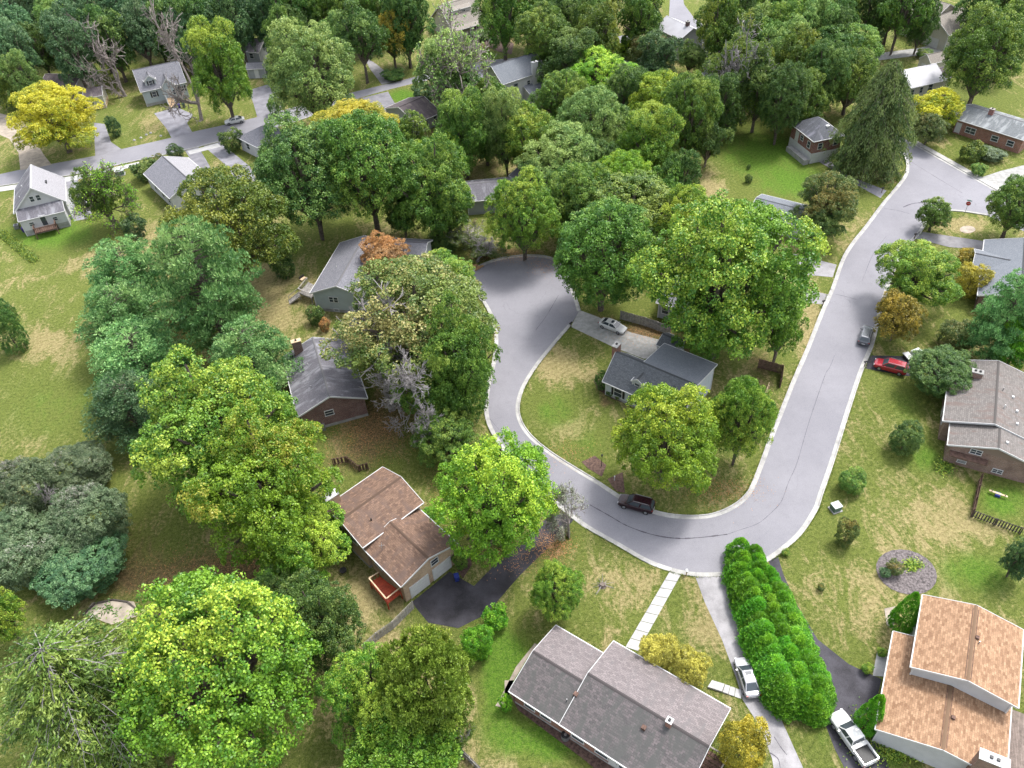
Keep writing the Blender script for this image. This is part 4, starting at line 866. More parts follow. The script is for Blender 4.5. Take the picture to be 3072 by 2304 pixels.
def deck(label, cs, z, mat, railm, nplk=14, rail_sides=(0, 1, 2), hr=.95, post=True, name='deck'):
    cs = [np.array([c_[0], c_[1], z]) for c_ in cs]; cen = sum(cs) / 4; root = empty(name, (cen[0], cen[1], 0), label, 'deck')
    for i in range(nplk):
        f0, f1 = (i + .06) / nplk, (i + .94) / nplk
        q = MB(); t_ = [cs[0] + (cs[3]-cs[0])*f0, cs[1] + (cs[2]-cs[1])*f0, cs[1] + (cs[2]-cs[1])*f1, cs[0] + (cs[3]-cs[0])*f1]
        q.hexa([x - up3*.04 for x in t_] + t_); q.build('plank', mat, root)
    for i in range(4):
        a, b = cs[i], cs[(i+1) % 4]; q = MB(); q.bar(a - up3*.14, b - up3*.14, .05, .18); q.build('joist', mat, root)
        if post: q = MB(); q.box(np.array([a[0], a[1], (z - .06) / 2]), (.07, 0, 0), (0, .07, 0), (0, 0, (z - .06) / 2)); q.build('post', mat, root)
        if i in rail_sides:
            q = MB(); q.bar(a + up3*hr, b + up3*hr, .16, .05); q.build('rail', railm, root)
            n_ = max(2, int(np.linalg.norm(b - a) / .35))
            for j in range(n_ + 1): q = MB(); c_ = a + (b - a) * j / n_; q.box(c_ + up3*(hr/2), (.03, 0, 0), (0, .03, 0), (0, 0, hr/2 - .03)); q.build('baluster', mat, root)
    return root, cs
deck('bright red stained deck with pale rails at the side of the garage house', PX('s2', [(1000,60),(975,100),(1115,270),(1235,190)], 1.6)[:0] or PX('s2', [(1050,70),(970,120),(1112,290),(1225,200)], 1.4), 1.4, M_red, M_redrail, 12, (0, 1, 2))
deck('pale weathered deck with rails beside the grey ranch house', PX('r6', [(455,790),(380,880),(480,920),(530,830)], 1.5), 1.5, M_greywood, M_greywood, 10, (0, 1))
deck('brown plank deck along the orange roofed house', [c2.pt(2.6, 12.3, 0), c2.pt(14, 12.3, 0), c2.pt(14, 16.0, 0), c2.pt(2.6, 16.0, 0)], 1.2, M_deckplank, M_white, 26, (2,))
deck('dark brown back deck of the white house', [v2.pt(2.2, -.1, 0), v2.pt(2.2, -1.9, 0), v2.pt(6.2, -1.9, 0), v2.pt(6.2, -.1, 0)], 1.4, M_brownwood, M_brownwood, 10, (0, 1, 2))
deck('red brown porch at the end of the bottom ranch house', [b2.pt(13.7, 2.0, 0), b2.pt(15.6, 2.0, 0), b2.pt(15.6, 7.0, 0), b2.pt(13.7, 7.0, 0)], .9, M_brownwood, B_red, 10, (0, 1, 2))
# stairs of the grey deck
root = empty('deck_stairs', P(S('r6',330,930)), 'pale wooden stairs leading down from the weathered deck', 'stairs')
a, b = P(S('r6',385,890), 1.4), P(S('r6',300,960), 0.0)
for i in range(7):
    c_ = a + (b - a) * (i + .5) / 7.; q = MB(); d = (b - a); d[2] = 0; d /= np.linalg.norm(d); n = np.array([-d[1], d[0], 0]); q.box(c_, d*.16, n*.6, (0, 0, .03)); q.build('step', M_greywood, root)
for sg in (-.62, .62):
    q = MB(); q.bar(a + n*sg + up3*.9, b + n*sg + up3*.9, .06, .09); q.bar(a + n*sg - up3*.1, b + n*sg + up3*.05, .05, .2); q.bar(b + n*sg, b + n*sg + up3*.95, .08, .08); q.build('handrail', M_greywood, root)

# ------------------------------------------------------------------ street furniture and garden things
def thing(name, px, label, cat, group=None): 
    return empty(name, P(px) + np.array([0, 0, .0]), label, cat, group)
def lbox(root, name, c_, hx, hy, hz, mat, rot=0.0, par=None):
    o = parent_origin(root); q = MB(); ca_, sa = math.cos(rot), math.sin(rot)
    q.box(o + np.array(c_), (hx*ca_, hx*sa, 0), (-hy*sa, hy*ca_, 0), (0, 0, hz)); return q.build(name, mat, par or root)
def mailbox(px, label, rot, mat=M_black, postm=M_brownwood):
    r_ = thing('mailbox', px, label, 'mailbox', 'mailboxes along the street'); lbox(r_, 'post', (0, 0, .5), .05, .05, .5, postm)
    o = parent_origin(r_); q = MB(); d = np.array([math.cos(rot), math.sin(rot), 0]); n = np.array([-d[1], d[0], 0]); pr = [(-.11, 0), (.11, 0), (.11, .14), (.07, .21), (-.07, .21), (-.11, .14)]
    e0 = [o + d*-.27 + n*y + up3*(1.0 + z) for y, z in pr]; e1_ = [o + d*.27 + n*y + up3*(1.0 + z) for y, z in pr]
    q.face(e0[::-1]); q.face(e1_)
    for i in range(6): j = (i+1) % 6; q.face([e0[i], e0[j], e1_[j], e1_[i]])
    q.build('box', mat, r_); lbox(r_, 'flag', (n[0]*.13, n[1]*.13, 1.12), .02, .02, .08, M_red)
mailbox(S('r7',532,1172), 'black mailbox on post at the concrete drive of the white sedan', .8)
mailbox(S('r8',540,990), 'dark mailbox beside the worn drive below the bright tree', .3)
mailbox(S('r8',885,1495), 'dark mailbox at the corner of the red truck drive', .2)
mailbox(S('r8',1300,435), 'dark mailbox at the drive near the small round tree', .2)
mailbox(S('r4',1030,1600), 'dark mailbox at the drive of the red brick hip house', .2)
# stop sign with street name blades
r_ = thing('stop_sign', S('r8',1718,225), 'red octagonal STOP sign with two green street name blades on a post', 'sign')
o = parent_origin(r_); q = MB(); q.tube([o, o + up3*3.0], [.04, .04], 8); q.build('post', M_metal, r_)
nrm = np.array([-.55, -.83, 0]); sx = np.array([.83, -.55, 0])
def octagon(rad, off, nm, mat, par):
    q = MB(); c0 = o + up3*2.25 + nrm*off; f = [c0 + (sx*math.cos(a_) + up3*math.sin(a_))*rad for a_ in [math.pi/8 + i*math.pi/4 for i in range(8)]]; bk = [x - nrm*.012 for x in f]
    q.face(f); q.face(bk[::-1]); [q.face([bk[i], bk[(i+1) % 8], f[(i+1) % 8], f[i]]) for i in range(8)]; return q.build(nm, mat, par)
M_signred = basic('sign_red', (.50, .02, .03), .4, .05); M_signgreen = basic('sign_green', (.0, .22, .14), .4, .05)
pl_ = octagon(.46, .055, 'border', M_white, r_); octagon(.42, .07, 'plate', M_signred, r_)
def text(body, loc, xdir, ydir, size, mat, par, name='lettering'):
    cu = bpy.data.curves.new(name, 'FONT'); cu.body = body; cu.size = size; cu.align_x = 'CENTER'; cu.align_y = 'CENTER'; cu.extrude = .003
    to = bpy.data.objects.new(name, cu); COL.objects.link(to); me = bpy.data.meshes.new_from_object(to.evaluated_get(bpy.context.evaluated_depsgraph_get())); bpy.data.objects.remove(to)
    me.materials.append(mat); mo = bpy.data.objects.new(name, me); COL.objects.link(mo); mo.parent = par; z_ = np.cross(xdir, ydir); l_ = np.array(loc) - parent_origin(par)
    mo.matrix_local = Matrix(((xdir[0], ydir[0], z_[0], l_[0]), (xdir[1], ydir[1], z_[1], l_[1]), (xdir[2], ydir[2], z_[2], l_[2]), (0, 0, 0, 1))); return mo
text('STOP', o + up3*2.25 + nrm*.078, sx, up3, .30, M_white, r_)
for k_, (dx_, z_) in enumerate(((sx, 2.85), (nrm, 3.05))):
    q = MB(); q.box(o + up3*z_, dx_*.45, np.cross(dx_, up3)*.012, up3*.09); q.build('name_blade', M_signgreen, r_)
# utility boxes
def ubox(px, label, s_=(.55, .5, .42), rot=.3):
    r_ = thing('utility_box', px, label, 'utility box'); lbox(r_, 'pad', (0, 0, .06), s_[0]+.15, s_[1]+.15, .06, M_conc, rot); lbox(r_, 'cabinet', (0, 0, .12 + s_[2]), s_[0], s_[1], s_[2], M_ug, rot); lbox(r_, 'lid', (0, 0, .14 + 2*s_[2]), s_[0]+.04, s_[1]+.04, .03, M_upale, rot)
M_ug = basic('cabinet_green', (.12, .19, .15), .5, .12, 3); M_upale = basic('cabinet_lid', (.55, .60, .58), .5, .08, 3)
ubox(S('q4',645,1130), 'green utility cabinet with pale lid on the dry lawn by the bend'); ubox(S('r1',1000,1448), 'pale green utility cabinet on grass below the upper street', (.9, .6, .45))
def binn(px, label, mat, rot=.2):
    r_ = thing('wheeled_bin', px, label, 'bin'); o = parent_origin(r_); q = MB(); ca_, sa = math.cos(rot), math.sin(rot)
    def pp(x, y, z): return o + np.array([x*ca_ - y*sa, x*sa + y*ca_, z])
    q.hexa([pp(x*.24, y*.26, .04) for x, y in ((-1,-1),(1,-1),(1,1),(-1,1))] + [pp(x*.30, y*.36, 1.0) for x, y in ((-1,-1),(1,-1),(1,1),(-1,1))]); q.build('body', mat, r_)
    q = MB(); q.hexa([pp(x*.32, y*.38, 1.0) for x, y in ((-1,-1),(1,-1),(1,1),(-1,1))] + [pp(x*.27, y*.33, 1.08) for x, y in ((-1,-1),(1,-1),(1,1),(-1,1))]); q.build('lid', mat, r_)
    for sg in (-1, 1): q = MB(); q.tube([pp(sg*.26, .30, .12), pp(sg*.32, .30, .12)], [.12, .12], 10); q.build('wheel', M_tyre, r_)
binn(S('r6',1430,535), 'green wheeled bin beside the grey ranch house', M_green); binn(S('r6',1466,548), 'purple wheeled bin beside the grey ranch house', M_purple)
binn(S('r1',1490,895), 'purple wheeled bin at the blue cottage steps', M_purple); binn(S('r1',1530,890), 'green wheeled bin at the blue cottage steps', M_green)
binn(S('s2',1690,100), 'blue wheeled bin beside the garage doors', M_blue)
binn(S('r5',205,375), 'navy wheeled bin beside the back deck of the white house', M_purple)
# lamp post, hydrant-like post, marker
r_ = thing('lamp_post', S('q3',787,770), 'black garden lamp post beside the front walk of the island lot', 'lamp'); o = parent_origin(r_)
q = MB(); q.tube([o, o + up3*.15, o + up3*.2, o + up3*2.0], [.09, .08, .04, .035], 8); q.build('post', M_black, r_); q = MB(); q.tube([o + up3*2.0, o + up3*2.08, o + up3*2.36, o + up3*2.45], [.05, .12, .16, .02], 6); q.build('lantern', M_black, r_)
r_ = thing('marker_post', S('q3',893,890), 'white marker post in the mulch beside the front walk', 'post'); lbox(r_, 'stake', (0, 0, .45), .05, .05, .45, M_white); lbox(r_, 'cap', (0, 0, .93), .07, .07, .03, M_white)
r_ = thing('marker_post', S('s3',1488,62), 'pale post at the kerb between front walk and worn drive', 'post'); lbox(r_, 'stake', (0, 0, .5), .06, .06, .5, M_redrail); lbox(r_, 'box', (0, 0, 1.05), .12, .2, .1, M_white)
# air conditioner, stump, log pile, picnic table, hot tub, toy slide, fire ring, garden bench
r_ = thing('air_conditioner', S('s3',487,1410), 'round grey air conditioner behind the bottom ranch house', 'air conditioner'); o = parent_origin(r_)
q = MB(); q.tube([o, o + up3*.85], [.45, .45], 14); q.build('housing', M_metal, r_); q = MB(); q.tube([o + up3*.85, o + up3*.9], [.47, .40], 14); q.build('top', M_black, r_); q = MB(); q.tube([o + up3*.9, o + up3*.94], [.16, .14], 10); q.build('fan', M_rim, r_)
r_ = thing('air_conditioner', S('r5',145,345), 'grey air conditioner at the side of the white house', 'air conditioner'); lbox(r_, 'housing', (0, 0, .42), .45, .45, .42, M_metal, .3); o = parent_origin(r_); q = MB(); q.tube([o + up3*.84, o + up3*.88], [.34, .34], 12); q.build('fan', M_black, r_)
r_ = thing('tree_stump', S('s3',795,148), 'small cut stump with grey brush on the front lawn', 'stump'); o = parent_origin(r_)
q = MB(); q.tube([o, o + up3*.12, o + up3*.4], [.5, .36, .32], 10); q.build('stump', M_bark, r_)
for i in range(14):
    a_ = random.uniform(0, 6.28); l_ = random.uniform(.6, 1.8); q = MB(); q.tube([o + [math.cos(a_)*.2, math.sin(a_)*.2, .3], o + [math.cos(a_)*l_, math.sin(a_)*l_, .06]], [.035, .015], 4); q.build('twig', M_greybark, r_)
r_ = thing('log_pile', S('r6',1815,680), 'pile of cut logs at the edge of the turning circle', 'logs'); o = parent_origin(r_)
for i, (x_, y_, z_, an) in enumerate(((0, 0, .2, .3), (.5, .1, .2, .3), (.25, .05, .55, .3), (1.1, -.3, .17, .7), (-.9, .5, .22, 1.4), (1.4, .3, .15, .2))):
    d = np.array([math.cos(an), math.sin(an), 0]); c_ = o + np.array([x_, y_, z_]); q = MB(); q.tube([c_ - d*.7, c_ + d*.7], [.2, .18], 9); q.build('log', M_log, r_)
r_ = thing('picnic_table', S('r4',460,955), 'pale picnic table in the shade behind the red brick house', 'table')
lbox(r_, 'top', (0, 0, .76), 1.0, .42, .03, M_redrail, .4); lbox(r_, 'bench', (-.3, .68, .45), 1.0, .14, .03, M_redrail, .4); lbox(r_, 'bench', (.3, -.68, .45), 1.0, .14, .03, M_redrail, .4)
for x_ in (-.7, .7): lbox(r_, 'leg', (x_*.92, x_*.39, .37), .05, .7, .37, M_brownwood, .4)
r_ = thing('fire_ring', S('r3',1590,750), 'dark round fire ring with pale stones on the far lawn', 'fire ring'); o = parent_origin(r_)
for i in range(12): a_ = i * math.pi / 6; lbox(r_, 'stone', (1.2*math.cos(a_), 1.2*math.sin(a_), .2), .28, .22, .2, M_conc if i % 3 else M_black, a_)
lbox(r_, 'ash', (0, 0, .08), .7, .7, .06, M_black)
r_ = thing('toy_seesaw', S('q4',1990,1015), 'wooden toy seesaw with blue middle on the fenced lawn', 'toy'); lbox(r_, 'plank', (0, 0, .45), 1.1, .13, .04, M_redrail, -.6); lbox(r_, 'base', (0, 0, .2), .3, .3, .2, M_blue, -.6)
for sg in (-1, 1): lbox(r_, 'handle', (sg*.65, -sg*.45, .62), .03, .15, .12, M_black, -.6)
r_ = thing('garden_bench', S('r6',430,830), 'grey garden seat with pale cushion on the weathered deck', 'seat'); r_.location.z = 1.5
lbox(r_, 'seat', (0, 0, .3), .55, .3, .06, M_redrail, .9); lbox(r_, 'backrest', (-.25, .2, .55), .55, .06, .25, M_black, .9)
for sg in (-1, 1): lbox(r_, 'leg', (sg*.3, sg*.38, .12), .05, .25, .12, M_black, .9)
r_ = thing('utility_trailer', S('r8',1245,1425), 'small white trailer with covered load beside the red truck', 'trailer'); lbox(r_, 'bed', (0, 0, .55), .5, .8, .08, M_white, .2); lbox(r_, 'load', (1.4, .5, .75), .75, .5, .3, M_upale, .4)
for sg in (-1, 1): lbox(r_, 'wheel', (sg*.55, 0, .3), .08, .3, .3, M_tyre, .2)
lbox(r_, 'drawbar', (.7, .2, .45), .5, .06, .05, M_metal, .3)
r_ = thing('kettle_barbecue', S('s2',750,35), 'small dark round fire bowl on the dry grass behind the garage house', 'fire bowl'); o = parent_origin(r_)
q = MB(); q.tube([o + up3*.2, o + up3*.35, o + up3*.5], [.25, .42, .45], 12); q.build('bowl', M_black, r_)
for i in range(3): q = MB(); a_ = i*2.1; q.tube([o + [math.cos(a_)*.35, math.sin(a_)*.35, 0], o + [math.cos(a_)*.2, math.sin(a_)*.2, .3]], [.025, .025], 5); q.build('leg', M_black, r_)
# low timber edging round the gravel circle, bottom left
r_ = thing('timber_edging', (240,1300), 'dark timber edging round the gravel patch under the drooping spruce', 'edging')
eg = PX('s1', [(690,395),(790,300),(940,268),(1060,285),(1130,340)])
for i in range(4): q = MB(); q.bar(eg[i] + up3*.12, eg[i+1] + up3*.12, .18, .24); q.build('timber', M_darkwood, r_)
r_ = thing('timber_edging', (20,1235), 'dark timber sleeper lying on grass below the grey green juniper', 'edging'); eg = PX('q1', [(0,1650),(140,1560)]); 
for i in range(2): q = MB(); q.bar(eg[0] + (eg[1]-eg[0])*(i*.5+.01) + up3*.12, eg[0] + (eg[1]-eg[0])*(i*.5+.49) + up3*.12, .2, .24); q.build('timber', M_darkwood, r_)
# lawn signs by the upper street
for k_, (x_, y_) in enumerate(((1115,1165),(1170,1145),(1215,1120),(1250,1105),(1335,1130))):
    r_ = thing('lawn_stone', S('r1',x_,y_), 'small pale stone on the striped lawn by the upper street', 'stone', 'stones on the striped lawn'); o = parent_origin(r_); q = MB(); q.tube([o - up3*.05, o + up3*.15, o + up3*.3], [.36, .33, .15], 7); q.build('stone', M_conc, r_)
#TREES
# ------------------------------------------------------------------ foliage
def rnd_dirs(rng, n):
    v = rng.normal(size=(n, 3)); return v / np.linalg.norm(v, axis=1)[:, None]
def leafmesh(name, C, T, B, ln, wd, vary):
    n = len(C); ln = np.broadcast_to(ln, n)[:, None]; wd = np.broadcast_to(wd, n)[:, None]
    V = np.empty((n, 4, 3)); V[:, 0] = C - T*ln*.5; V[:, 1] = C + B*wd*.5 + T*ln*.08; V[:, 2] = C + T*ln*.5; V[:, 3] = C - B*wd*.5 + T*ln*.08
    me = bpy.data.meshes.new(name); me.vertices.add(n*4); me.vertices.foreach_set('co', V.ravel())
    me.loops.add(n*4); me.loops.foreach_set('vertex_index', np.arange(n*4, dtype=np.int32)); me.polygons.add(n); me.polygons.foreach_set('loop_start', np.arange(0, n*4, 4, dtype=np.int32))
    me.update(calc_edges=True); a = me.color_attributes.new('vary', 'FLOAT_COLOR', 'POINT'); a.data.foreach_set('color', np.repeat(vary, 4, axis=0).ravel())
    return me
def frame_from(N, rng):
    r = rnd_dirs(rng, len(N)); T = np.cross(N, r); T /= np.linalg.norm(T, axis=1)[:, None] + 1e-9; return T, np.cross(N, T)
def lownoise(p, rng, k=5):   # smooth random field, 0..1
    s = np.zeros(len(p))
    for i in range(k): d = rng.normal(size=3) * 2.6; s += np.sin(p @ d + rng.uniform(0, 6.28))
    return np.clip(.5 + s / (1.6 * math.sqrt(k)) * .5, 0, 1)
def clumps(name, pts, nrm, nl, cr, ls, rng, flat=.8, needle=False, hrange=(-1, 1), nw=.5):
    """domes of leaves at pts"""
    K = len(pts); ax = nrm * .65 + np.array([0, 0, .6]); ax /= np.linalg.norm(ax, axis=1)[:, None]
    crk = cr * rng.uniform(.65, 1.3, K)
    idx = np.repeat(np.arange(K), nl); n = len(idx); d = rnd_dirs(rng, n); a = ax[idx]; dt = (d * a).sum(1)
    d = np.where((dt < -.15)[:, None], d - 2 * dt[:, None] * a, d)
    rad = crk[idx] * (.45 + .6 * rng.random(n) ** .6); off = d * rad[:, None]
    off -= a * ((off * a).sum(1) * (1 - flat))[:, None]
    C = pts[idx] + off
    cv = rng.random(K); lt = lownoise(pts, rng); hz = np.clip((pts[:, 2] - hrange[0]) / (hrange[1] - hrange[0]), 0, 1)
    turn = np.clip(.62 * lt + .25 * hz + .25 * (cv - .5), 0, 1)
    vary = np.stack([cv[idx], rng.random(n), hz[idx], turn[idx]], 1)
    if needle:
        T = d + rnd_dirs(rng, n) * .25; T /= np.linalg.norm(T, axis=1)[:, None]; r = rnd_dirs(rng, n); B = np.cross(T, r); B /= np.linalg.norm(B, axis=1)[:, None] + 1e-9
        return leafmesh(name, C, T, B, ls * rng.uniform(1.2, 2.0, n), ls * nw, vary)
    N = d * .75 + np.array([0, 0, .3]) + rnd_dirs(rng, n) * .85; N /= np.linalg.norm(N, axis=1)[:, None]; T, B = frame_from(N, rng)
    s = ls * rng.uniform(.7, 1.35, n); return leafmesh(name, C, T, B, s * 1.2, s * .95, vary)
def lobe_points(lobes, n, rng, inner=.22, lo=-.75):
    L = np.array(lobes, float); area = (L[:, 3]*L[:, 4] + L[:, 3]*L[:, 5] + L[:, 4]*L[:, 5]); pr = area / area.sum(); out_p, out_n = [], []; tot = 0
    while tot < n:
        k = rng.choice(len(L), n, p=pr); d = rnd_dirs(rng, n); sc = np.where(rng.random(n) < inner, rng.uniform(.55, .85, n), rng.uniform(.86, 1.14, n))
        p = L[k, :3] + d * L[k, 3:] * sc[:, None]; nn = d / L[k, 3:]; nn /= np.linalg.norm(nn, axis=1)[:, None]
        q = (((p[:, None, :] - L[None, :, :3]) / L[None, :, 3:]) ** 2).sum(2); q[np.arange(n), k] = 9; ok = (q.min(1) > .62) & (nn[:, 2] > lo)
        out_p.append(p[ok]); out_n.append(nn[ok]); tot += ok.sum()
    return np.concatenate(out_p)[:n], np.concatenate(out_n)[:n]
def lobes_round(rng):
    L = [(0, 0, -.08, .66, .66, .66)]; k = 30
    for i in range(k):
        z = 1 - 1.6 * (i + .5) / k; ph = i * 2.39996 + rng.uniform(-.3, .3); r = math.sqrt(max(0, 1 - z*z)); R = rng.uniform(.56, .78); s = rng.uniform(.17, .30); L.append((R*r*math.cos(ph), R*r*math.sin(ph), R*z, s, s, s*.85))
    return L
def lobes_oak(rng):
    L = [(0, 0, -.1, .42, .42, .42)]; k = 26
    for i in range(k):
        z = 1 - 1.7 * (i + .5) / k; ph = i * 2.39996 + rng.uniform(-.5, .5); r = math.sqrt(max(0, 1 - z*z)); R = rng.uniform(.42, .84); s = rng.uniform(.16, .33); L.append((R*r*math.cos(ph), R*r*math.sin(ph), R*z, s*rng.uniform(.9, 1.3), s*rng.uniform(.9, 1.3), s*rng.uniform(.6, .85)))
    return L
def lobes_tall(rng):
    L = []; k = 24
    for i in range(k):
        z = -.8 + 1.6 * i / (k-1); ph = i * 2.39996 + rng.uniform(-.5, .5); R = rng.uniform(.3, .75) * math.sqrt(max(.12, 1 - (abs(z) ** 2.2))); s = rng.uniform(.18, .33); L.append((R*math.cos(ph), R*math.sin(ph), z*.8, s, s, s*.75))
    return L
def lobes_mound(rng):
    L = [(0, 0, -.3, .7, .7, .8)]; k = 9
    for i in range(k): ph = i * 2.39996; R = rng.uniform(.35, .6); s = rng.uniform(.3, .42); L.append((R*math.cos(ph), R*math.sin(ph), rng.uniform(-.35, .5), s, s, s*.9))
    return L
PROTO = {}
def limbs(name, lobes, mat_r=.05):
    mb = MB()
    for l in lobes:
        c0 = np.array(l[:3]); c1 = c0 * .55 + np.array([0, 0, -.25]); mb.tube([np.array([0, 0, -1.0 + .2]), c1, c0], [mat_r, mat_r*.7, mat_r*.25], 5, False)
    return mb.mesh(name)
def trunk_proto():
    mb = MB(); zz = [0, .04, .3, .7, 1]; rr = [1.5, 1.05, .9, .75, .6]; mb.tube([(.15*math.sin(z*4), .1*math.cos(z*3)-.1, z) for z in zz], rr, 8); return mb.mesh('trunk')
PROTO['trunk'] = trunk_proto()
def deciduous(form, lod, seed):
    key = (form, lod, seed)
    if key in PROTO: return PROTO[key]
    rng = np.random.default_rng(hash((form, lod, seed)) % 99991 if False else {'round': 1, 'oak': 2, 'tall': 3, 'mound': 4}[form] * 1000 + {'hi': 1, 'mid': 2, 'lo': 3}[lod] * 100 + seed)
    lobes = {'round': lobes_round, 'oak': lobes_oak, 'tall': lobes_tall, 'mound': lobes_mound}[form](rng)
    K, nl, cr, ls = {'hi': (1350, 56, .075, .0215), 'mid': (680, 42, .10, .033), 'lo': (300, 26, .135, .062)}[lod]
    p, n = lobe_points(lobes, K, rng, .22, -.75 if form != 'mound' else -.9)
    if form == 'mound': p[:, 2] = np.maximum(p[:, 2], -.95)
    me = clumps('crown', p, n, nl, cr, ls, rng, .85); PROTO[key] = (me, limbs('limbs', lobes)); return PROTO[key]
def grow(rng, levels=5, spread=.55, up=.12, nchild=(3, 4), ratio=.68, length=.5, rad=.045, start=(0, 0, -1)):
    segs, tips = [], []
    def rec(p, d, L, r, lv):
        q = p; pts = [p]; rs = [r]
        for i in range(3):
            d = d + rng.normal(size=3) * .13 + np.array([0, 0, up * (.5 if lv < 2 else 1)]); d = d / np.linalg.norm(d); q = q + d * L / 3; pts.append(q); rs.append(r * (1 - .16 * (i+1)))
        segs.append((pts, rs, lv))
        if lv >= levels - 2: tips.append((q, d)); tips.append((pts[2], d))
        if lv >= levels: return
        for _ in range(rng.integers(nchild[0], nchild[1] + 1)):
            nd = d + rng.normal(size=3) * spread; nd /= np.linalg.norm(nd); rec(pts[rng.integers(1, 4)], nd, L * ratio * rng.uniform(.8, 1.15), r * .58, lv + 1)
    rec(np.array(start, float), np.array([0, 0, 1.]), length, rad, 0); return segs, tips
def bare(kind, seed):
    key = ('bare', kind, seed)
    if key in PROTO: return PROTO[key]
    rng = np.random.default_rng(500 + seed * 7 + len(kind))
    lv = 5 if kind == 'none' else 6; segs, tips = grow(rng, lv, .62, .05, (3, 4), .72, .5, .034 if kind == 'none' else .026)
    P0 = np.concatenate([np.array(s_[0]) for s_ in segs]); tp = np.array([t_[0] for t_ in tips]); td = np.array([t_[1] for t_ in tips])
    ctr = np.array([np.median(tp[:, 0]), np.median(tp[:, 1]), 0]); zc = (np.percentile(tp[:, 2], 2) + np.percentile(tp[:, 2], 98)) / 2; hz_ = (np.percentile(tp[:, 2], 98) - np.percentile(tp[:, 2], 2)) / 2; hr_ = np.percentile(np.hypot(tp[:, 0], tp[:, 1]), 95)
    def norm(q): q = np.array(q); return np.stack([q[..., 0] / hr_, q[..., 1] / hr_, (q[..., 2] - zc) / hz_], -1)
    mb = MB()
    for pts, rs, l_ in segs: mb.tube([norm(p_) for p_ in pts], [max(r_, .0034) * 1.1 / hr_ for r_ in rs], 6 if l_ < 2 else 4 if l_ < 4 else 3, False)
    wood = mb.mesh('branches'); leaf = None
    if kind not in ('none', 'twig'):
        tn = norm(tp); 
        if kind == 'half': keep = (lownoise(tn, rng) > .5) & (rng.random(len(tn)) < .6)
        elif kind == 'thin': keep = rng.random(len(tn)) < .16
        else: keep = np.ones(len(tn), bool)
        nl_, cr_, ls_ = {'half': (16, .085, .028), 'thin': (7, .09, .034), 'full': (12, .10, .04)}[kind]
        leaf = clumps('crown', tn[keep], td[keep], nl_, cr_, ls_, rng, .8)
    base = norm(np.array([0, 0, -1.]))[2]; PROTO[key] = (leaf, wood, base); return PROTO[key]
def pine(seed):
    key = ('pine', seed)
    if key in PROTO: return PROTO[key]
    rng = np.random.default_rng(700 + seed); pts, nr, mb = [], [], MB()
    mb.tube([(0, 0, -1), (0, 0, 0), (0, 0, .95)], [.05, .035, .01], 6)
    for z in np.linspace(-.75, .92, 15):
        L = (.98 * math.sqrt(max(0, 1 - ((z + .25) / 1.25) ** 2))) * rng.uniform(.75, 1.08); k = int(rng.integers(5, 8)); ph0 = rng.uniform(0, 6.28)
        for i in range(k):
            ph = ph0 + i * 6.283 / k + rng.uniform(-.25, .25); l_ = L * rng.uniform(.7, 1.1) + .06; d = np.array([math.cos(ph), math.sin(ph), .0]); e = d * l_ + np.array([0, 0, z + .12 * l_])
            mb.tube([(0, 0, z - .05), tuple(d * l_ * .5 + [0, 0, z]), tuple(e)], [.014, .009, .003], 3, False)
            for f in np.linspace(.35, 1, max(2, int(l_ * 7))):
                for sg in (-1, 0, 1):
                    if sg and f < .45: continue
                    side = np.array([-d[1], d[0], 0]) * sg * .17 * l_ * f; pts.append(d * l_ * f + side + np.array([0, 0, z + .12 * l_ * f * f + rng.uniform(-.02, .03)])); nr.append(d * .5 + np.array([0, 0, .9]))
    pts.append(np.array([0, 0, .97])); nr.append(np.array([0, 0, 1.]))
    me = clumps('crown', np.array(pts), np.array(nr), 30, .095, .042, rng, .75, True); PROTO[key] = (me, mb.mesh('branches')); return PROTO[key]
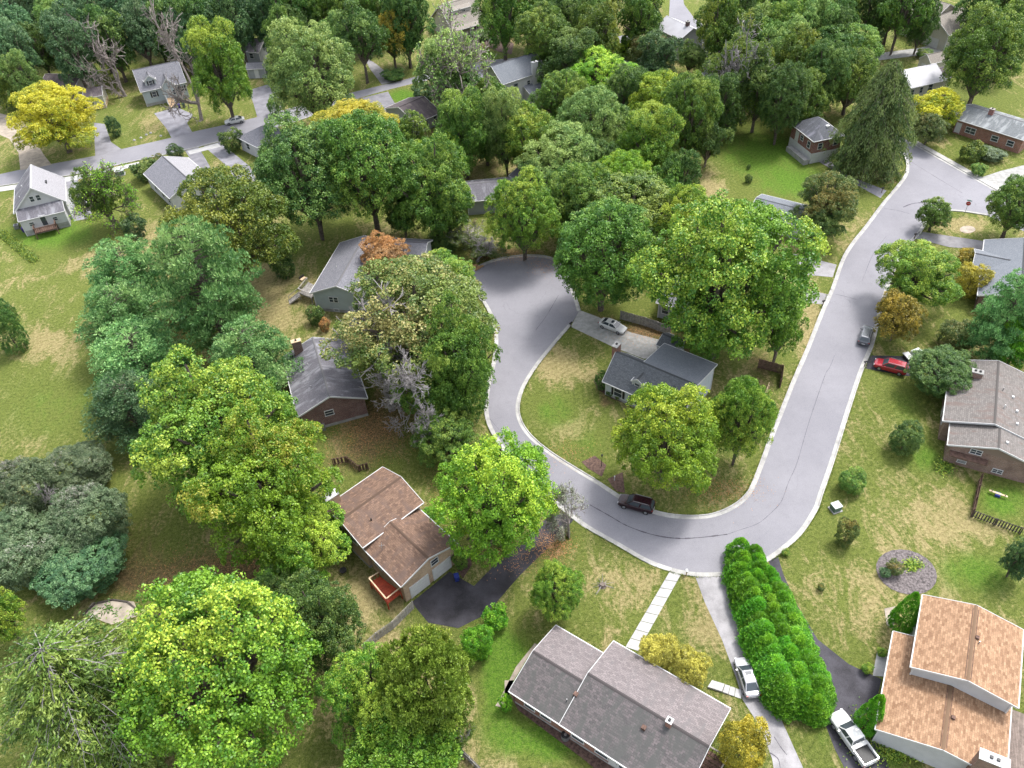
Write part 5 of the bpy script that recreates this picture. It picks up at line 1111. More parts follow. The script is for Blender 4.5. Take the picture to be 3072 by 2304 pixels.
def spruce(seed, barefrac=.0, wide=1.0, form='droop'):
    key = ('spruce', seed, barefrac, form)
    if key in PROTO: return PROTO[key]
    rng = np.random.default_rng(900 + seed); mb = MB(); C, T, V = [], [], []
    mb.tube([(0, 0, -1), (0, 0, 0), (0, 0, .98)], [.06, .035, .006], 7)
    for z in np.linspace(-.8, .95, 30):
        L = ((1 - (z + .8) / 1.85) ** .75 if form == 'flat' else math.sqrt(max(.02, 1 - ((z + .45) / 1.42) ** 2))) * rng.uniform(.72, 1.1); k = int(rng.integers(7, 10)); ph0 = rng.uniform(0, 6.28)
        for i in range(k):
            ph = ph0 + i * 6.283 / k + rng.uniform(-.3, .3); l_ = L * rng.uniform(.65, 1.1) + .03; d = np.array([math.cos(ph), math.sin(ph), 0]); sd_ = np.array([-d[1], d[0], 0])
            def bp(f): return d * l_ * f + np.array([0, 0, z + .10 * l_ * math.sin(f * 3.0) - (.34 if form == 'droop' else .14 if form == 'fan' else .05) * l_ * f * f])
            pts = [bp(f) for f in (0, .3, .6, .85, 1)]; isb = rng.random() < barefrac; mb.tube(pts, [.009, .007, .005, .004, .002], 3, False)
            cv = rng.random(); cvt = rng.random()
            if isb:
                for f in np.linspace(.35, .95, 6):
                    for sg in (-1, 1): q = bp(f); mb.tube([q, q + (sd_ * sg * .6 + d * .5) * .16 * l_ + np.array([0, 0, -.03])], [.0035, .0015], 3, False)
            nn = int((46 if not isb else 12) * (l_ + .12)); f = rng.uniform(.15 if not isb else .7, 1.03, nn)
            for ff in f:
                c0 = bp(ff) + sd_ * rng.normal() * .13 * l_ * (1.2 - ff * .6) + np.array([0, 0, -abs(rng.normal()) * .05])
                for _ in range(9):
                    tt = d * .55 + sd_ * rng.normal() * .55 + np.array([0, 0, (-.75 if form == 'droop' else -.2) + rng.normal() * .3]); C.append(c0 + rng.normal(size=3) * .026); T.append(tt / np.linalg.norm(tt)); V.append((cv, rng.random(), (z + 1) / 2, cvt))
    C, T, V = np.array(C), np.array(T), np.array(V); B = np.cross(T, rnd_dirs(rng, len(T))); B /= np.linalg.norm(B, axis=1)[:, None]
    me = leafmesh('crown', C, T, B, .052 * rng.uniform(.7, 1.3, len(C)), .017, V); PROTO[key] = (me, mb.mesh('branches')); return PROTO[key]
def conelobe(seed):   # arborvitae, yew
    key = ('cone', seed)
    if key in PROTO: return PROTO[key]
    rng = np.random.default_rng(1200 + seed); n = 620; z = rng.uniform(0, 1, n) ** 1.25; R = (1 - z) ** .62 * (.55 + .45 * np.minimum(1, z * 6)) * rng.uniform(.82, 1.05, n); ph = rng.uniform(0, 6.283, n)
    p = np.stack([R*np.cos(ph), R*np.sin(ph), 2*z - 1], 1); nn = np.stack([np.cos(ph), np.sin(ph), np.full(n, .35)], 1)
    me = clumps('crown', p, nn, 34, .10, .04, rng, .9, True, (-1, 1), .8); PROTO[key] = (me, None); return PROTO[key]

PAL = {}
def palette(name, base, light, turn, amt, trans=.25, rough=.48):
    t = NT('leaf_' + name); a = t.n('ShaderNodeAttribute', attribute_name='vary'); sp = t.n('ShaderNodeSeparateColor'); t.l(a.outputs['Color'], sp.inputs[0])
    k = t.math('ADD', t.math('MULTIPLY', sp.outputs[0], .55), t.math('MULTIPLY', sp.outputs[1], .45))
    c = t.mix(t.ramp(k, .15, .85), base, light)
    oi = t.n('ShaderNodeObjectInfo')
    th = t.math('ADD', a.outputs['Alpha'], t.math('MULTIPLY', t.math('SUBTRACT', sp.outputs[1], .5), .35))
    c = t.mix(t.ramp(th, 1 - amt - .16, 1 - amt + .16), c, turn)
    hs = t.n('ShaderNodeHueSaturation'); t.l(c, hs.inputs['Color']); t.l(t.math('ADD', .488, t.math('MULTIPLY', oi.outputs['Random'], .024)), hs.inputs['Hue']); t.l(t.math('ADD', .86, t.math('MULTIPLY', oi.outputs['Random'], .28)), hs.inputs['Value'])
    c = hs.outputs[0]; t.color(c); t.rough(rough); t.b.inputs['Specular IOR Level'].default_value = .42
    tr = t.n('ShaderNodeBsdfTranslucent'); t.l(c, tr.inputs[0]); mx = t.n('ShaderNodeMixShader'); mx.inputs[0].default_value = trans
    t.l(t.b.outputs[0], mx.inputs[1]); t.l(tr.outputs[0], mx.inputs[2]); t.l(mx.outputs[0], t.t.nodes['Material Output'].inputs[0]); PAL[name] = t.m
palette('maple', (.055, .145, .010), (.205, .355, .030), (.44, .53, .06), .34, .28)
palette('lime', (.075, .190, .010), (.235, .410, .028), (.44, .56, .050), .36, .28)
palette('green', (.036, .105, .012), (.150, .270, .036), (.28, .38, .06), .32, .28)
palette('bright', (.050, .145, .012), (.200, .345, .036), (.38, .47, .06), .34, .28)
palette('dark', (.026, .080, .014), (.115, .205, .040), (.19, .28, .06), .32, .28)
palette('deep', (.022, .066, .022), (.090, .165, .052), (.14, .22, .065), .32, .28)
palette('olive', (.042, .100, .012), (.150, .230, .030), (.27, .31, .04), .32, .3)
palette('pale', (.075, .165, .036), (.235, .355, .090), (.32, .42, .11), .4, .3)
palette('yellow', (.12, .19, .012), (.33, .36, .022), (.54, .50, .035), .55, .35)
palette('gold', (.13, .13, .016), (.34, .29, .035), (.50, .40, .05), .5, .3)
palette('golden', (.20, .19, .03), (.46, .42, .08), (.58, .52, .10), .5, .3)
palette('bronze', (.046, .090, .020), (.15, .19, .045), (.27, .21, .06), .3, .3)
palette('autumn', (.20, .115, .055), (.38, .22, .10), (.50, .24, .09), .5)
palette('mixed', (.055, .105, .016), (.19, .255, .045), (.33, .29, .10), .30, .28)
palette('pine', (.050, .150, .040), (.215, .420, .135), (.32, .50, .17), .35, .28)
palette('blue', (.032, .095, .036), (.120, .220, .085), (.17, .26, .11), .3, .25)
palette('juniper', (.042, .085, .032), (.175, .235, .115), (.30, .28, .25), .14, .25)
palette('spruce', (.050, .125, .020), (.19, .33, .06), (.25, .36, .07), .35, .25)
palette('spruceolive', (.040, .088, .020), (.150, .215, .060), (.19, .25, .07), .3, .2)
palette('hedge', (.035, .165, .008), (.165, .430, .022), (.25, .50, .03), .35, .28)
palette('yewgold', (.075, .15, .014), (.29, .42, .06), (.40, .48, .08), .38, .25)
palette('greywood', (.12, .11, .11), (.26, .24, .24), (.32, .29, .29), .4, .1)
palette('limebronze', (.075, .175, .012), (.235, .38, .028), (.40, .38, .06), .30, .35)
palette('silver', (.12, .15, .08), (.38, .42, .28), (.5, .5, .38), .4)

NTREE = [0]
def place(me, name, mat, par, loc, sc, rz):
    if not len(me.materials): me.materials.append(M_bark)
    o = bpy.data.objects.new(name, me); COL.objects.link(o); o.parent = par; o.location = loc; o.scale = sc; o.rotation_euler = (0, 0, rz)
    o.material_slots[0].link = 'OBJECT'; o.material_slots[0].material = mat; return o
def tree(kind, cx, cy, hw, hh, clear, pal, label, group=None, bark=None, name=None, fixed=None):
    """crown centre and half sizes in pixels; the height of the crown centre follows from its vertical size"""
    NTREE[0] += 1; seed = NTREE[0]; rr = random.Random(seed * 13)
    k_ = {'oak': 1.10, 'tall': 1.10, 'round': 1.05, 'pine': 1.05}.get(kind, 1.0); hw *= k_; hh *= k_; zc = clear + 4.0
    for _ in range(6):
        p = P((cx, cy), zc); dp = depth_of(p); r = hw * 1.38879 * dp / FPX; hgt = hh * 1.38879 * dp / FPX
        ray = p - np.array([0, 0, CAMH]); el = math.asin(-ray[2] / np.linalg.norm(ray)); c_ = math.sqrt(max((.6 * hgt) ** 2, hgt ** 2 - (r * math.sin(el)) ** 2)) / math.cos(el)
        c_ = min(c_, r * (2.6 if kind in ('spruce', 'cone') else 1.5 if kind == 'droop' else 1.15 if kind == 'bareconifer' else 1.75)); zc = clear + c_
    p = P((cx, cy), zc); base = (p[0], p[1], 0); rz = rr.uniform(0, 6.28); pm = PAL[pal] if pal else None; bk = bark or M_bark
    lod = 'hi' if hw > 62 else 'mid' if hw > 30 else 'lo'
    shrub = kind == 'mound' or (kind == 'cone')
    root = empty(name or ('shrub' if shrub else 'tree'), base, label, 'shrub' if shrub else 'tree', group)
    def trunk(rad, top): place(PROTO['trunk'], 'trunk', bk, root, (0, 0, -.1), (rad, rad, top + .1), rz)
    if kind in ('round', 'oak', 'tall'):
        me, lb = deciduous(kind, lod, seed % {'hi': 2, 'mid': 3, 'lo': 2}[lod])
        place(me, 'crown', pm, root, (0, 0, zc), (r*.97, r*.97, c_*.97), rz); place(lb, 'limbs', bk, root, (0, 0, zc), (r, r, c_), rz); trunk(max(.12, .035*r + .08), zc - .55*c_)
    elif kind == 'mound':
        me, lb = deciduous('mound', lod if lod != 'hi' else 'hi', seed % 2); place(me, 'crown', pm, root, (0, 0, zc), (r, r, c_), rz); trunk(max(.06, .03*r), zc)
    elif kind in ('bare', 'twig', 'thin', 'half', 'full'):
        leaf, wood, bz = bare({'bare': 'none'}.get(kind, kind), seed % 2)
        rs = r * 1.0
        if leaf: place(leaf, 'crown', pm, root, (0, 0, zc), (rs, rs, c_), rz)
        place(wood, 'branches', bk, root, (0, 0, zc), (rs, rs, c_), rz); trunk(.045*rs + .1, max(.3, zc + bz*c_ + .4))
    elif kind == 'pine': me, wd = pine(seed % 3); place(me, 'crown', pm, root, (0, 0, zc), (r, r, c_), rz); place(wd, 'branches', bk, root, (0, 0, zc), (r, r, c_), rz); trunk(.05*r + .05, zc - .8*c_)
    elif kind in ('spruce', 'droop', 'bareconifer'):
        me, wd = spruce(seed % 2, .2 if kind == 'bareconifer' else 0.0, 1, 'flat' if kind == 'spruce' else 'fan' if kind == 'bareconifer' else 'droop'); place(me, 'crown', pm, root, (0, 0, zc), (r, r, c_), rz); place(wd, 'branches', bk, root, (0, 0, zc), (r, r, c_), rz); trunk(.06*r, max(.2, zc - .8*c_))
    elif kind == 'yew':
        key = ('yew', seed % 2)
        if key not in PROTO:
            rg = np.random.default_rng(60 + seed); pp_, nn2 = lobe_points(lobes_round(rg), 1300, rg, .3, -.8); PROTO[key] = clumps('crown', pp_, nn2, 46, .085, .03, rg, .8, True, (-1, 1), .75)
        place(PROTO[key], 'crown', pm, root, (0, 0, zc), (r, r, c_), rz); trunk(.05*r, zc)
    elif kind == 'cone': me, _ = conelobe(seed % 2); place(me, 'crown', pm, root, (0, 0, zc), (r, r, c_), rz); trunk(max(.05, .03*r), zc)
    return root
WG = 'woodland trees beyond the upper street'
TL = [
 # bottom left
 ('round',460,1450,222,232,1.5,'maple','huge round vivid green maple with yellow tips beside the drooping spruce'),
 ('bareconifer',185,1510,195,225,.3,'spruce','drooping spruce with many bare grey branches beside the huge green maple',None,M_greybark),
 ('round',-5,1330,55,75,1,'bright','light green tree cut by the left edge above the drooping spruce'),
 ('oak',690,1345,100,110,1,'dark','dark green tree between the huge maple and the dry yard'),
 ('oak',610,1270,60,60,1,'dark','dark understorey tree behind the huge green maple'),
 ('yew',925,1485,112,140,.3,'yewgold','broad yellow green feathery conifer below the garage drive'),
 ('oak',790,1500,95,105,.5,'bright','bright green bushy tree beside the yellow green conifer'),
 ('yew',870,1625,130,75,.3,'bright','dark green conifer at the foot of the yellow green conifer'),
 ('half',985,1600,50,60,.3,'olive','thin twiggy shrub tree on dry grass by the low plank fence',None,M_greybark),
 ('mound',50,1060,85,85,.2,'juniper','grey green juniper at the edge of the mown field'),
 ('mound',165,1010,85,65,.2,'juniper','grey green juniper with dead tips beside the brown grass strip'),
 ('mound',190,1120,95,85,.2,'juniper','wide grey green juniper with grey dead crown'),
 ('mound',50,1180,110,85,.2,'juniper','low spreading juniper by the timber sleeper'),
 ('mound',170,1215,110,60,.2,'blue','dark blue green juniper over brown leaf litter'),
 ('bare',140,1095,42,55,.2,None,'dead grey branched top among the grey green junipers',None,M_greybark),
 ('oak',570,1045,155,170,1.5,'limebronze','yellow green oak with bronze patches beside the russet roofed house'),
 ('oak',655,1175,95,90,1,'maple','mid green tree at the foot of the yellow green oak'),
 ('oak',455,925,172,175,1.5,'bright','broad fresh green tree between the pines and the yellow green oak'),
 ('round',560,900,75,90,1.5,'bright','fresh green tree behind the charcoal roofed house'),
 ('pine',445,630,100,140,2,'pine','tallest white pine of the grove with open blue green tufts'),
 ('pine',275,600,80,80,2,'pine','white pine at the back of the grove by the field'),
 ('pine',265,690,80,80,1.5,'pine','white pine on the field side of the grove'),
 ('pine',300,780,95,85,1,'pine','low white pine in front of the grove beside the field'),
 ('pine',545,775,85,85,1.5,'pine','white pine beside the dry yard of the grey ranch'),
 ('pine',280,880,80,75,1,'blue','blue green pine with dead lower branches at the field edge'),
 ('bare',345,850,50,55,.5,None,'dead twiggy conifer among the pines',None,M_greybark),
 ('oak',487,490,138,140,1.5,'olive','wide dark olive tree with pale gaps beside the white pine grove'),
 ('mound',612,572,28,30,.1,'dark','dark shrub at the foot of the wide olive tree'),
 ('mound',10,705,40,62,.1,'dark','dark evergreen shrub on the mown field'),
 ('thin',225,425,62,70,.8,'lime','open yellow green multi stemmed tree beside the white house',None,M_bark),
 ('oak',215,420,50,62,1,'olive','leafy half of the multi stemmed tree beside the white house'),
 ('mound',287,487,28,28,.1,'deep','dark round shrub under the multi stemmed tree'),
 ('round',665,380,125,130,2,'dark','big dark green maple behind the grey ranch house'),
 ('round',790,360,120,135,2,'green','big dark green maple with yellowing top behind the grey ranch house'),
 ('round',765,270,95,62,8,'yellow','yellow crowned tree above the big dark maples'),
 ('oak',930,400,80,105,1,'green','mid green tree between the dark maples and the central wood'),
 ('round',675,160,105,118,1.5,'pale','large pale green tree at the upper street'),
 ('tall',470,140,75,105,1.5,'bright','lime green tree beside the bare snag at the upper street'),
 ('bare',395,140,72,105,2,None,'tall bare dead tree leaning over the blue cottage',None,M_palebark),
 ('bare',240,125,68,68,2,None,'bare pinkish twiggy tree beside the blue cottage',None,M_palebark),
 ('oak',115,250,92,72,1.2,'yellow','yellow turning tree in front of the tan cottage'),
 ('mound',243,270,17,24,.1,'deep','dark upright shrub beside the striped lawn'),
 ('mound',497,300,27,26,.1,'dark','round street shrub beside the paved drives'),
 ('mound',378,325,20,17,.1,'deep','round shrub on the pavement edge above the grey roofed house'),
 ('mound',310,365,30,24,.1,'dark','broad shrub at the corner of the grey roofed house'),
 ('mound',340,345,18,14,.1,'bronze','small bronze shrub above the grey roofed house'),
 ('mound',22,590,1,1,.1,'green','x'),
 # central wood
 ('thin',985,130,95,105,3,'pale','tall thin crowned pale tree near the curving upper street',None,M_palebark),
 ('tall',970,140,65,75,3,'pale','leafy pale green tree beside the thin crowned tree'),
 ('oak',1055,205,40,45,2,'olive','olive tree in front of the tall white house'),
 ('tall',1000,275,60,85,1,'green','green tree beside the low brown garage'),
 ('oak',955,330,45,60,1,'bright','bright understorey tree in the central wood'),
 ('tall',1090,270,50,85,1,'pale','slender pale tree in the central wood'),
 ('tall',1150,298,60,72,1,'bright','bright green tree below the tall white house'),
 ('round',1275,265,72,85,1,'pale','pale green rounded tree at the heart of the wood'),
 ('round',1300,165,70,58,1,'lime','lime yellow tree beside the conifer near the farmhouse yard'),
 ('tall',1355,200,45,60,1,'dark','dark narrow tree behind the lime yellow tree'),
 ('oak',1425,220,58,65,1,'lime','yellow topped tree next to the far lawn'),
 ('tall',1405,300,65,80,1,'bright','light green willow like tree in the central wood'),
 ('tall',1490,240,62,85,1,'green','deep green tree at the edge of the open lawn'),
 ('tall',1470,380,40,60,.5,'dark','dark conifer like tree at the dry field edge'),
 ('oak',1210,335,75,75,1,'pale','pale tree above the low dark roofed house'),
 ('round',1340,390,62,70,1,'lime','bright yellow green tree in front of the central wood'),
 ('round',1130,460,70,88,.8,'bright','vivid green tree beside the turning circle'),
 ('oak',1240,420,70,80,.8,'green','green tree between the vivid tree and the yellow tree'),
 ('half',1030,535,68,45,.2,'bronze','tangled grey brown thicket at the turning circle',None,M_greybark),
 ('oak',965,455,45,50,.5,'green','green understorey tree above the thicket'),
 ('mound',960,520,42,28,.1,'dark','dark low shrub behind the grey ranch'),
 ('round',1303,548,128,135,.8,'green','broad deep green tree overhanging the turning circle'),
 ('oak',1350,450,100,80,2,'green','mid green tree behind the broad deep green tree'),
 ('oak',1568,590,182,195,1.5,'bright','enormous bright green tree with open branches beside the straight street'),
 ('oak',1480,470,60,75,1,'maple','light green tree behind the enormous bright tree'),
 ('oak',1540,700,90,70,1,'bright','low bright green tree in front of the enormous bright tree'),
 ('oak',1690,700,55,80,1,'bright','bright green tree along the straight street kerb'),
 ('tall',1240,125,62,65,1,'dark','dark dense conifer like tree beside the tall white house'),
 ('tall',1180,90,70,75,1.5,'green','green tree in front of the mulched yard'),
 ('tall',1225,55,50,70,2,'dark','dark tree behind the mulched yard'),
 ('tall',1420,120,45,52,.5,'deep','dark blue green tree beside the brown fence'),
 ('oak',1395,105,40,40,.5,'bronze','bronze green tree beside the garden shed'),
 ('round',1355,105,28,20,.3,'lime','small lime green tree beside the red playhouse'),
 ('oak',1490,115,28,32,.3,'pale','small pale tree in front of the white farmhouse'),
 # right side
 ('droop',1900,255,84,130,.3,'spruceolive','huge drooping olive spruce leaning over the cross street'),
 ('round',1690,215,62,88,.8,'dark','dense dark round tree beside the red brick hip house'),
 ('half',1595,150,75,95,2,'olive','ragged tree with grey dead limbs behind the open lawn',None,M_greybark),
 ('oak',1600,140,62,70,2,'olive','olive crowned tree among the ragged limbs behind the open lawn'),
 ('tall',1785,165,60,80,1,'dark','dark tree between the hip house and the drooping spruce'),
 ('oak',1640,190,50,80,1,'dark','dark tree at the edge of the open lawn'),
 ('oak',1840,100,60,50,1,'green','spreading green tree above the pale concrete drive'),
 ('tall',1995,45,36,68,.5,'dark','tall narrow dark tree beside the large beige house'),
 ('round',2130,120,88,105,1,'green','large dense green tree at the right edge beside the cream house'),
 ('oak',2030,230,52,45,.5,'yellow','yellow green tree between the spruce and the cream house'),
 ('oak',2010,275,40,35,.3,'bronze','bronze small tree beside the orange brick ranch'),
 ('mound',2100,325,28,25,.2,'olive','rounded shrub on the ranch front lawn'),
 ('mound',2140,330,35,18,.1,'juniper','grey spreading shrub at the ranch wall'),
 ('mound',2115,365,18,14,.1,'green','small green shrub by the pale parking lot'),
 ('oak',1785,435,66,68,.8,'bronze','bronze green tree on the lawn by the straight street'),
 ('oak',1780,490,40,40,.8,'dark','dark lower half of the bronze tree by the straight street'),
 ('round',2020,463,39,37,.4,'green','small round dark green tree at the stop sign corner'),
 ('round',2195,445,65,70,.8,'green','green tree at the right edge by the stop sign'),
 ('oak',1985,590,85,78,.8,'bright','feathery bright green tree overhanging the straight street kerb'),
 ('oak',1945,680,55,58,.5,'gold','golden bronze small tree at the kerb below the feathery tree'),
 ('mound',2100,600,42,42,.3,'gold','golden shrub tree at the corner of the blue grey roofed house'),
 ('mound',2092,555,25,22,.2,'gold','golden bronze shrub by the cross gable'),
 ('pine',2175,690,65,95,.5,'pine','soft green pine beside the brick house wall'),
 ('pine',2200,740,50,60,.5,'hedge','green conifer at the right edge above the taupe roof'),
 ('mound',2070,720,48,42,.2,'bronze','dark grey green small tree on shaded grass'),
 ('round',2033,805,80,64,.4,'dark','dark rounded tree flecked with white blossom over the red truck'),
 ('mound',1958,945,40,40,.1,'dark','white flowering dark shrub on the front lawn'),
 ('mound',1842,1037,34,32,.1,'green','green shrub on the lawn at the bend'),
 ('mound',1830,1150,25,32,.1,'bronze','brown and green clipped shrub behind the utility cabinet'),
 ('tall',2200,1205,35,62,.2,'deep','dark green tree at the right edge by the picket fence'),
 ('round',1440,950,122,132,.8,'lime','yellow green maple on the island lawn above the dark crossover'),
 ('round',1605,905,80,108,.8,'bright','green tree on the island between the maple and the street'),
 ('round',1068,1070,136,146,.8,'lime','dense round yellow tipped maple over the asphalt drive'),
 ('thin',1228,1110,46,70,.3,'silver','slender silvery leaved young tree at the kerb',None,M_palebark),
 ('oak',965,935,75,68,.5,'green','green small tree between the dying tree and the round maple'),
 ('oak',990,775,88,150,1,'green','green tree standing right of the dying tree at the turning road'),
 ('twig',825,775,140,120,3.5,None,'large dying tree with bare grey twigs over the charcoal roof',None,M_greybark), ('twig',900,850,90,100,1.5,None,'bare twiggy tree drooping over brown leaf litter',None,M_greybark),
 ('oak',885,690,180,150,1.5,'mixed','tree with mixed green and rust leaves behind the dying tree'),
 ('oak',960,600,75,60,3,'bright','bright green crown between the turning circle and the grey ranch'),
 ('oak',955,830,95,90,.8,'green','rust and green tree behind the twiggy dying tree'),
 ('oak',830,555,60,56,1.5,'autumn','rust leaved small crown over the grey ranch roof'),
 ('round',1205,1278,60,68,.5,'bright','small round vivid tree on the front lawn of the bottom ranch'),
 ('mound',1425,1405,48,46,.2,'golden','golden yellow shrub beside the front walk'),
 ('mound',1490,1445,48,45,.2,'golden','golden yellow shrub by the pale steps'),
 ('mound',1605,1610,60,80,.2,'gold','bronze gold shrub beside the worn drive'),
 ('mound',1030,1383,42,42,.1,'hedge','dark green clipped shrub at the end of the asphalt drive'),
 ('mound',1072,1332,30,28,.1,'hedge','smaller clipped green shrub above the drive end'),
 ('cone',1960,1320,30,48,.1,'hedge','pointed arborvitae at the corner of the upper orange roof'),
 ('cone',1885,1540,32,48,.1,'hedge','pointed arborvitae between pickup and lower orange roof'),
 ('mound',1093,1518,16,22,.1,'hedge','small green shrub at the corner of the bottom ranch'),
 ('mound',1905,1408,12,10,.05,'bright','small leafy shrub above the white doorstep'),
 ('mound',1873,1443,13,12,.05,'bright','low green shrub at the end of the dark drive'),
 ('mound',1912,1235,14,12,.05,'blue','small blue green shrub in the oval stone bed'),
 ('mound',1935,1225,20,18,.05,'bronze','brown green shrub in the oval stone bed'),
 ('mound',1300,820,16,22,.1,'dark','dark shrub at the chimney end of the cape house'),
 ('mound',1318,847,11,9,.05,'dark','low dark shrub under the cape house window'),
 ('mound',1336,856,9,8,.05,'green','low green shrub at the cape house front'),
 ('mound',995,1210,18,20,.05,'green','leafy shrub beside the garage wall'),
 ('mound',925,1110,22,14,.05,'hedge','green shrub in the angle of the two russet roofs'),
 ('mound',745,1165,25,30,.3,'green','small green tree against the russet roofed house'),
 ('mound',1698,1193,10,8,.05,'bright','small yellow green plant at the kerb of the dark drive'),
 ('mound',2043,372,1,1,.05,'green','x'),
 ('mound',1618,385,9,10,.05,'dark','small dark conifer on the open sunny lawn'),
 ('mound',1617,360,5,6,.05,'dark','tiny sapling on the open sunny lawn'),
 ('mound',1775,1268,9,9,.05,'bronze','small red brown plant on the dry lawn beside the dark drive'),
 ('mound',700,700,14,16,.05,'autumn','small orange leaved bush between the two grey roofs'),
 ('mound',680,680,20,22,.1,'dark','dark shrub at the corner of the grey ranch'),
 ('mound',1905,75,12,14,.1,'deep','dark shrub on the far mown lawn'),
 ('mound',2000,115,22,10,.1,'green','green shrub beside the barn shaped shed'),
 ('mound',1990,85,8,8,.1,'bronze','bronze shrub beside the narrow dark tree'),
 ('mound',1115,60,10,8,.1,'dark','x'),
 ('mound',1040,75,22,12,.1,'dark','dark shrub at the porch of the craftsman house'),
 ('oak',845,75,40,55,2,'gold','brown turning tree beside the upper woodland drive'),
 ('bare',815,40,35,45,2,None,'bare grey tree beside the brown turning tree',None,M_greybark),
 ('mound',850,160,28,14,.1,'dark','low hedge like shrub above the upper street'),
 ('mound',915,195,28,20,.1,'deep','dark shrub beside the curving upper street'),
 ('mound',590,225,16,22,.1,'pale','pale shrub beside the paved yard'),
 ('mound',15,195,35,45,.1,'olive','shaggy olive bush at the left edge by the gravel drive'),
]
def wood(a):   # trees of the dense central wood have crowns that reach lower and touch
    k, x, y, w_, h_, cl = a[:6]
    if k in ('tall', 'oak', 'round') and 860 < x < 1530 and 110 < y < 480: return (k, x, y + 6, w_ * 1.18, h_ * 1.12, min(cl, .6)) + a[6:]
    return a
for a in TL:
    if a[7] == 'x': continue
    tree(*wood(a))
for i_, (x_, y_, w_, h_, p_, lb_) in enumerate(((1050,305,50,50,'green','green filler tree beside the slender pale tree'),(1215,215,60,65,'green','green tree between white house and lime yellow tree'),(1330,280,50,60,'dark','dark shaded tree between the pale rounded tree and the willow like tree'),(1290,345,60,60,'dark','dark tree below the pale rounded tree'),(1440,410,50,60,'green','green tree at the dry field edge beside the yellow green tree'),(1400,440,55,55,'olive','olive tree behind the broad deep green tree'),(890,300,45,55,'green','green tree below the low brown garage'),(1530,300,40,55,'dark','dark tree bordering the open lawn'),(870,460,50,50,'dark','dark low tree behind the shaded lawn'),(1260,480,60,60,'dark','dark tree behind the turning circle'),(1560,220,55,70,'dark','dark green tree behind the ragged tree'),(1730,210,60,70,'green','green tree left of the drooping spruce'),(1800,110,55,55,'dark','dark tree by the pale concrete drive'),(1840,170,60,70,'green','green tree behind the drooping spruce'),(1010,200,50,55,'dark','dark tree in front of the curving upper street'))):
    tree('oak' if i_ % 2 else 'tall', x_, y_, w_, h_, .4, p_, lb_)
# woodland along the top: individual trees
WD = [(30,60),(75,95),(20,130),(120,50),(150,100),(85,20),(185,30),(215,70),(265,30),(300,70),(330,25),(365,60),(290,120),(345,105),(420,30),(460,15),(510,35),(560,20),(565,75),(610,30),(640,70),(660,20),(700,40),(745,25),(770,70),(880,30),(900,85),(930,40),(1095,30),(1120,85),(1145,20),(1275,30),(1290,75),(1320,35),(1345,60),(1385,30),(1400,10),(1530,20),(1560,55),(1600,30),(1625,75),(1660,25),(1690,65),(1720,25),(1745,80),(1775,30),(1800,65),(1830,20),(1860,45),(1890,15),(1925,10),(1960,5),(2170,15),(2205,40),(2120,5),(1720,130),(1560,110),(1670,120),(20,5),(140,5),(240,0),(380,0),(580,-10),(820,0),(1060,0),(1230,0),(1320,-5),(1500,5),(1640,-5),(1790,-8),(700,-10),(480,-12)]
rw = random.Random(3)
WD += [(x_ + rw.uniform(-12, 12), y_ + rw.uniform(-8, 8)) for x_, y_ in [(50,110),(110,130),(60,30),(170,60),(245,100),(320,60),(390,80),(440,70),(530,70),(590,50),(620,100),(720,80),(790,30),(870,60),(950,20),(1090,70),(1150,60),(1200,30),(1260,80),(1305,10),(1370,60),(1420,35),(1540,80),(1580,10),(1620,50),(1650,90),(1700,100),(1760,50),(1810,35),(1850,70),(1880,40),(1920,35),(2190,70),(2090,15),(100,160),(40,165),(540,130),(330,140),(430,60)]]
LM = [((60,150),'behind the gravel drive'),((150,160),'behind the tan cottage'),((330,140),'behind the blue cottage'),((470,60),'behind the lime green street tree'),((540,100),'near the grey outbuildings'),((660,50),'behind the large pale green street tree'),((790,90),'beside the woodland drive'),((930,60),'left of the craftsman house'),((1070,70),'at the mulched woodland yard'),((1230,60),'behind the dark dense conifer like tree'),((1340,60),'along the far curving street'),((1480,40),'at the far street junction'),((1560,100),'behind the white farmhouse'),((1700,100),'behind the ragged tree'),((1800,60),'above the pale concrete drive'),((1900,40),'behind the far mown lawn'),((2060,20),'behind the large beige house'),((2190,30),'behind the large green tree at the right edge')]
ZN = [(150,200,70),(345,185,65),(975,45,65),(1080,85,45),(1480,95,55),(1490,35,42),(2055,45,60),(1925,75,45),(1400,70,55),(1990,160,60),(1880,125,65),(540,100,28),(820,150,35),(1350,130,45),(1130,150,45),(240,190,40)]
for i, (x_, y_) in enumerate(WD):
    if any(abs(x_ - a_) < w_ + 28 and b_ - (85 if a_ < 400 else 40) < y_ < b_ + 75 for a_, b_, w_ in ZN): continue
    s_ = rw.uniform(.9, 1.3); pal_ = rw.choice(['dark','deep','blue','green','dark','blue','pale'] if x_ < 700 else ['green','dark','olive','pale','dark','green','green','pale']); kd = rw.choice(['tall','tall','oak','tall'])
    lm = min(LM, key=lambda q: (q[0][0]-x_)**2 + (q[0][1]-y_)**2)[1]
    lb_ = ('broad ' if kd == 'oak' else 'tall ') + {'dark':'dark green','deep':'deep shaded green','green':'mid green','blue':'blue green','olive':'olive','pale':'pale green'}[pal_] + ' woodland tree ' + lm
    tree(kd, x_ + rw.uniform(-8, 8), y_ + rw.uniform(-6, 6), 44*s_, 60*s_, rw.uniform(.8, 3.5), pal_, lb_, WG)
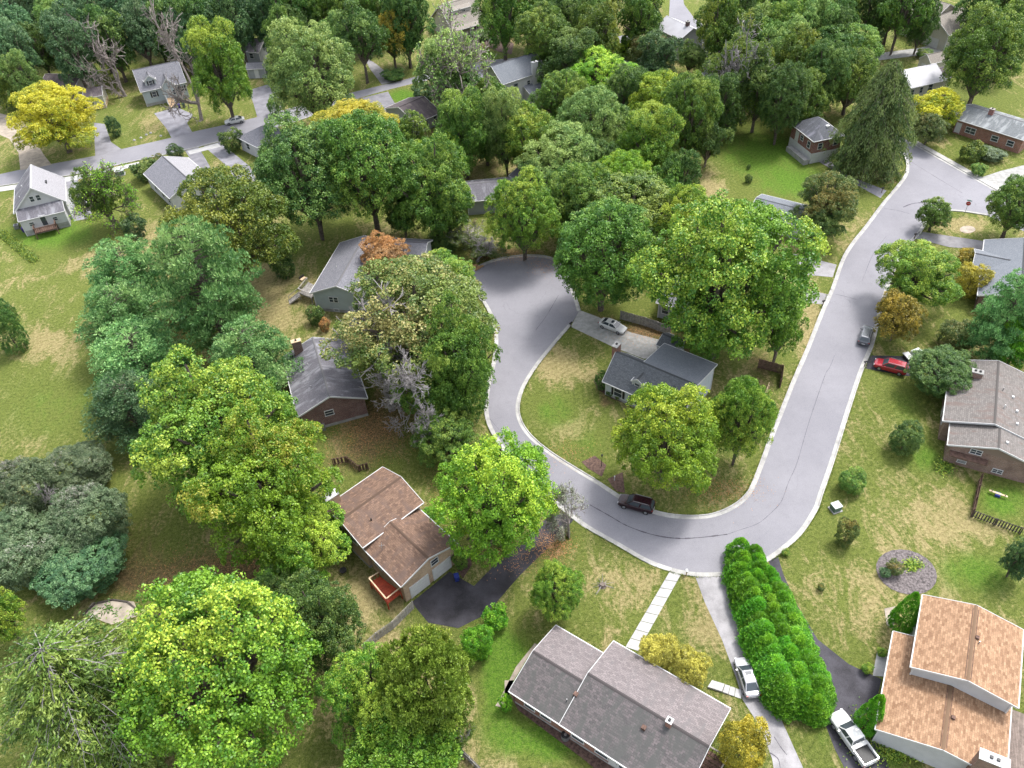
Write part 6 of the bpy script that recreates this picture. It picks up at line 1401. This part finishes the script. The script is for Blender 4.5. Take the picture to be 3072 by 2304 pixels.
# arborvitae hedge: a row of grown-together plants
hl = [(1607,1190,48,55),(1615,1225,50,52),(1632,1262,56,55),(1648,1302,60,55),(1665,1345,64,58),(1682,1390,68,60),(1700,1432,70,60),(1718,1475,70,58),(1722,1505,62,50)]
rng = np.random.default_rng(77); root = empty('hedge', P((1665,1380)), 'long dense bright green arborvitae hedge between the two drives', 'hedge'); org = parent_origin(root)
for i, (x_, y_, hx, hy) in enumerate(hl + [((a[0]+b_[0])/2, (a[1]+b_[1])/2, (a[2]+b_[2])/2, 50) for a, b_ in zip(hl[:-1], hl[1:])]):
    rr_ = hx * 1.38879 * depth_of(P((x_, y_), 2)) / FPX
    for sg in ((-.42, .05, .45) if hx > 52 else (-.25, .3)):
        me, _ = conelobe(int(rng.integers(0, 2))); H_ = rng.uniform(3.7, 4.4); q = P((x_ + sg * hx * 1.15, y_ + 24 + rng.uniform(-8, 8) + sg * 8)) - org; r_ = rr_ * rng.uniform(.66, .82)
        place(me, 'plant', PAL['hedge'], root, (q[0], q[1], H_ / 2), (r_, r_, H_ / 2), rng.uniform(0, 6.28))
# tall grass strip in the field at the left, fallen leaves
def scatter(name, kind_pts, n, size, palm, flat=True, seed=5, hgt=0.0):
    rng = np.random.default_rng(seed); C = []
    for (px, py, rx, ry, wgt) in kind_pts:
        k = int(n * wgt); a = rng.normal(size=(k, 2)) * .55
        c0 = P((px, py)); dx = P((px + rx, py)) - c0; dy = P((px, py - ry)) - c0; C.append(c0 + a[:, :1] * dx + a[:, 1:] * dy)
    C = np.concatenate(C); n = len(C); C[:, 2] = .035 + rng.random(n) * .02 + hgt * rng.random(n)
    N = np.array([0, 0, 1.]) + rng.normal(size=(n, 3)) * (.25 if flat else .9); N /= np.linalg.norm(N, axis=1)[:, None]; T, B = frame_from(N, rng)
    me = leafmesh(name, C, T, B, size * rng.uniform(.7, 1.4, n), size * .7, np.stack([rng.random(n), rng.random(n), rng.random(n), rng.random(n)], 1)); me.materials.append(palm)
    return tag(bpy.data.objects.new(name, me), kind='stuff')
def kerb_tufts():
    rng = np.random.default_rng(12); C = []
    for ln in (outw, innw, culw):
        A = np.array([q[:2] for q in ln]); T = np.gradient(A, axis=0); T /= np.linalg.norm(T, axis=1)[:, None] + 1e-9; N = np.stack([-T[:, 1], T[:, 0]], 1); k = int(len(A) * 40)
        f = rng.random(k) * (len(A) - 1.001); i_ = f.astype(int); u_ = (f - i_)[:, None]; ok = np.sin(f * .8) + rng.normal(size=k) * .8 > -.2
        q = A[i_] * (1 - u_) + A[i_ + 1] * u_ + N[i_] * (.17 + np.abs(rng.normal(size=(k, 1))) * .16); C.append(q[ok])
    C = np.concatenate(C); n = len(C); C = np.concatenate([C, rng.uniform(.05, .19, (n, 1))], 1); T = rnd_dirs(rng, n) * .6 + np.array([0, 0, .8]); T /= np.linalg.norm(T, axis=1)[:, None]; B = np.cross(T, rnd_dirs(rng, n)); B /= np.linalg.norm(B, axis=1)[:, None]
    me = leafmesh('grass_tufts', C, T, B, rng.uniform(.14, .3, n), .07, rng.random((n, 4))); me.materials.append(PAL['olive']); return tag(bpy.data.objects.new('grass_tufts', me), kind='stuff')
for o_ in (kerb_tufts(), scatter('fallen_leaves', [(800,930,90,60,.3),(1100,556,90,12,.12),(430,1250,150,60,.2),(1195,1180,40,30,.12),(700,800,60,50,.08),(1110,1200,80,40,.05),(1400,720,80,25,.1),(1560,1060,80,30,.08),(560,1210,120,50,.1),(960,1060,40,80,.05),(1230,980,60,30,.03),(1180,575,40,20,.05)], 9000, .13, PAL['autumn'], True, 5),
           scatter('long_grass', sum([[(8 + 9*i, 507 + 7.6*i, 9, 6, .12)] for i in range(8)], []), 9000, .28, PAL['olive'], False, 6, .35),
           scatter('weeds', [(1970,1222,20,12,.2),(1880,1590,40,50,.2),(1100,700,200,300,.0),(2040,1010,20,16,.15),(1950,1625,60,20,.3)], 3000, .22, PAL['bright'], False, 8, .3)):
    COL.objects.link(o_); tag(o_, {'grass_tufts': 'grass tufts growing over the kerb edges', 'fallen_leaves': 'brown fallen leaves scattered on lawn and road edges', 'long_grass': 'strip of long unmown grass in the field', 'weeds': 'leafy weeds along bed edges'}[o_.name.split('.')[0]], {'grass_tufts': 'grass', 'fallen_leaves': 'leaves', 'long_grass': 'grass', 'weeds': 'weeds'}[o_.name.split('.')[0]])
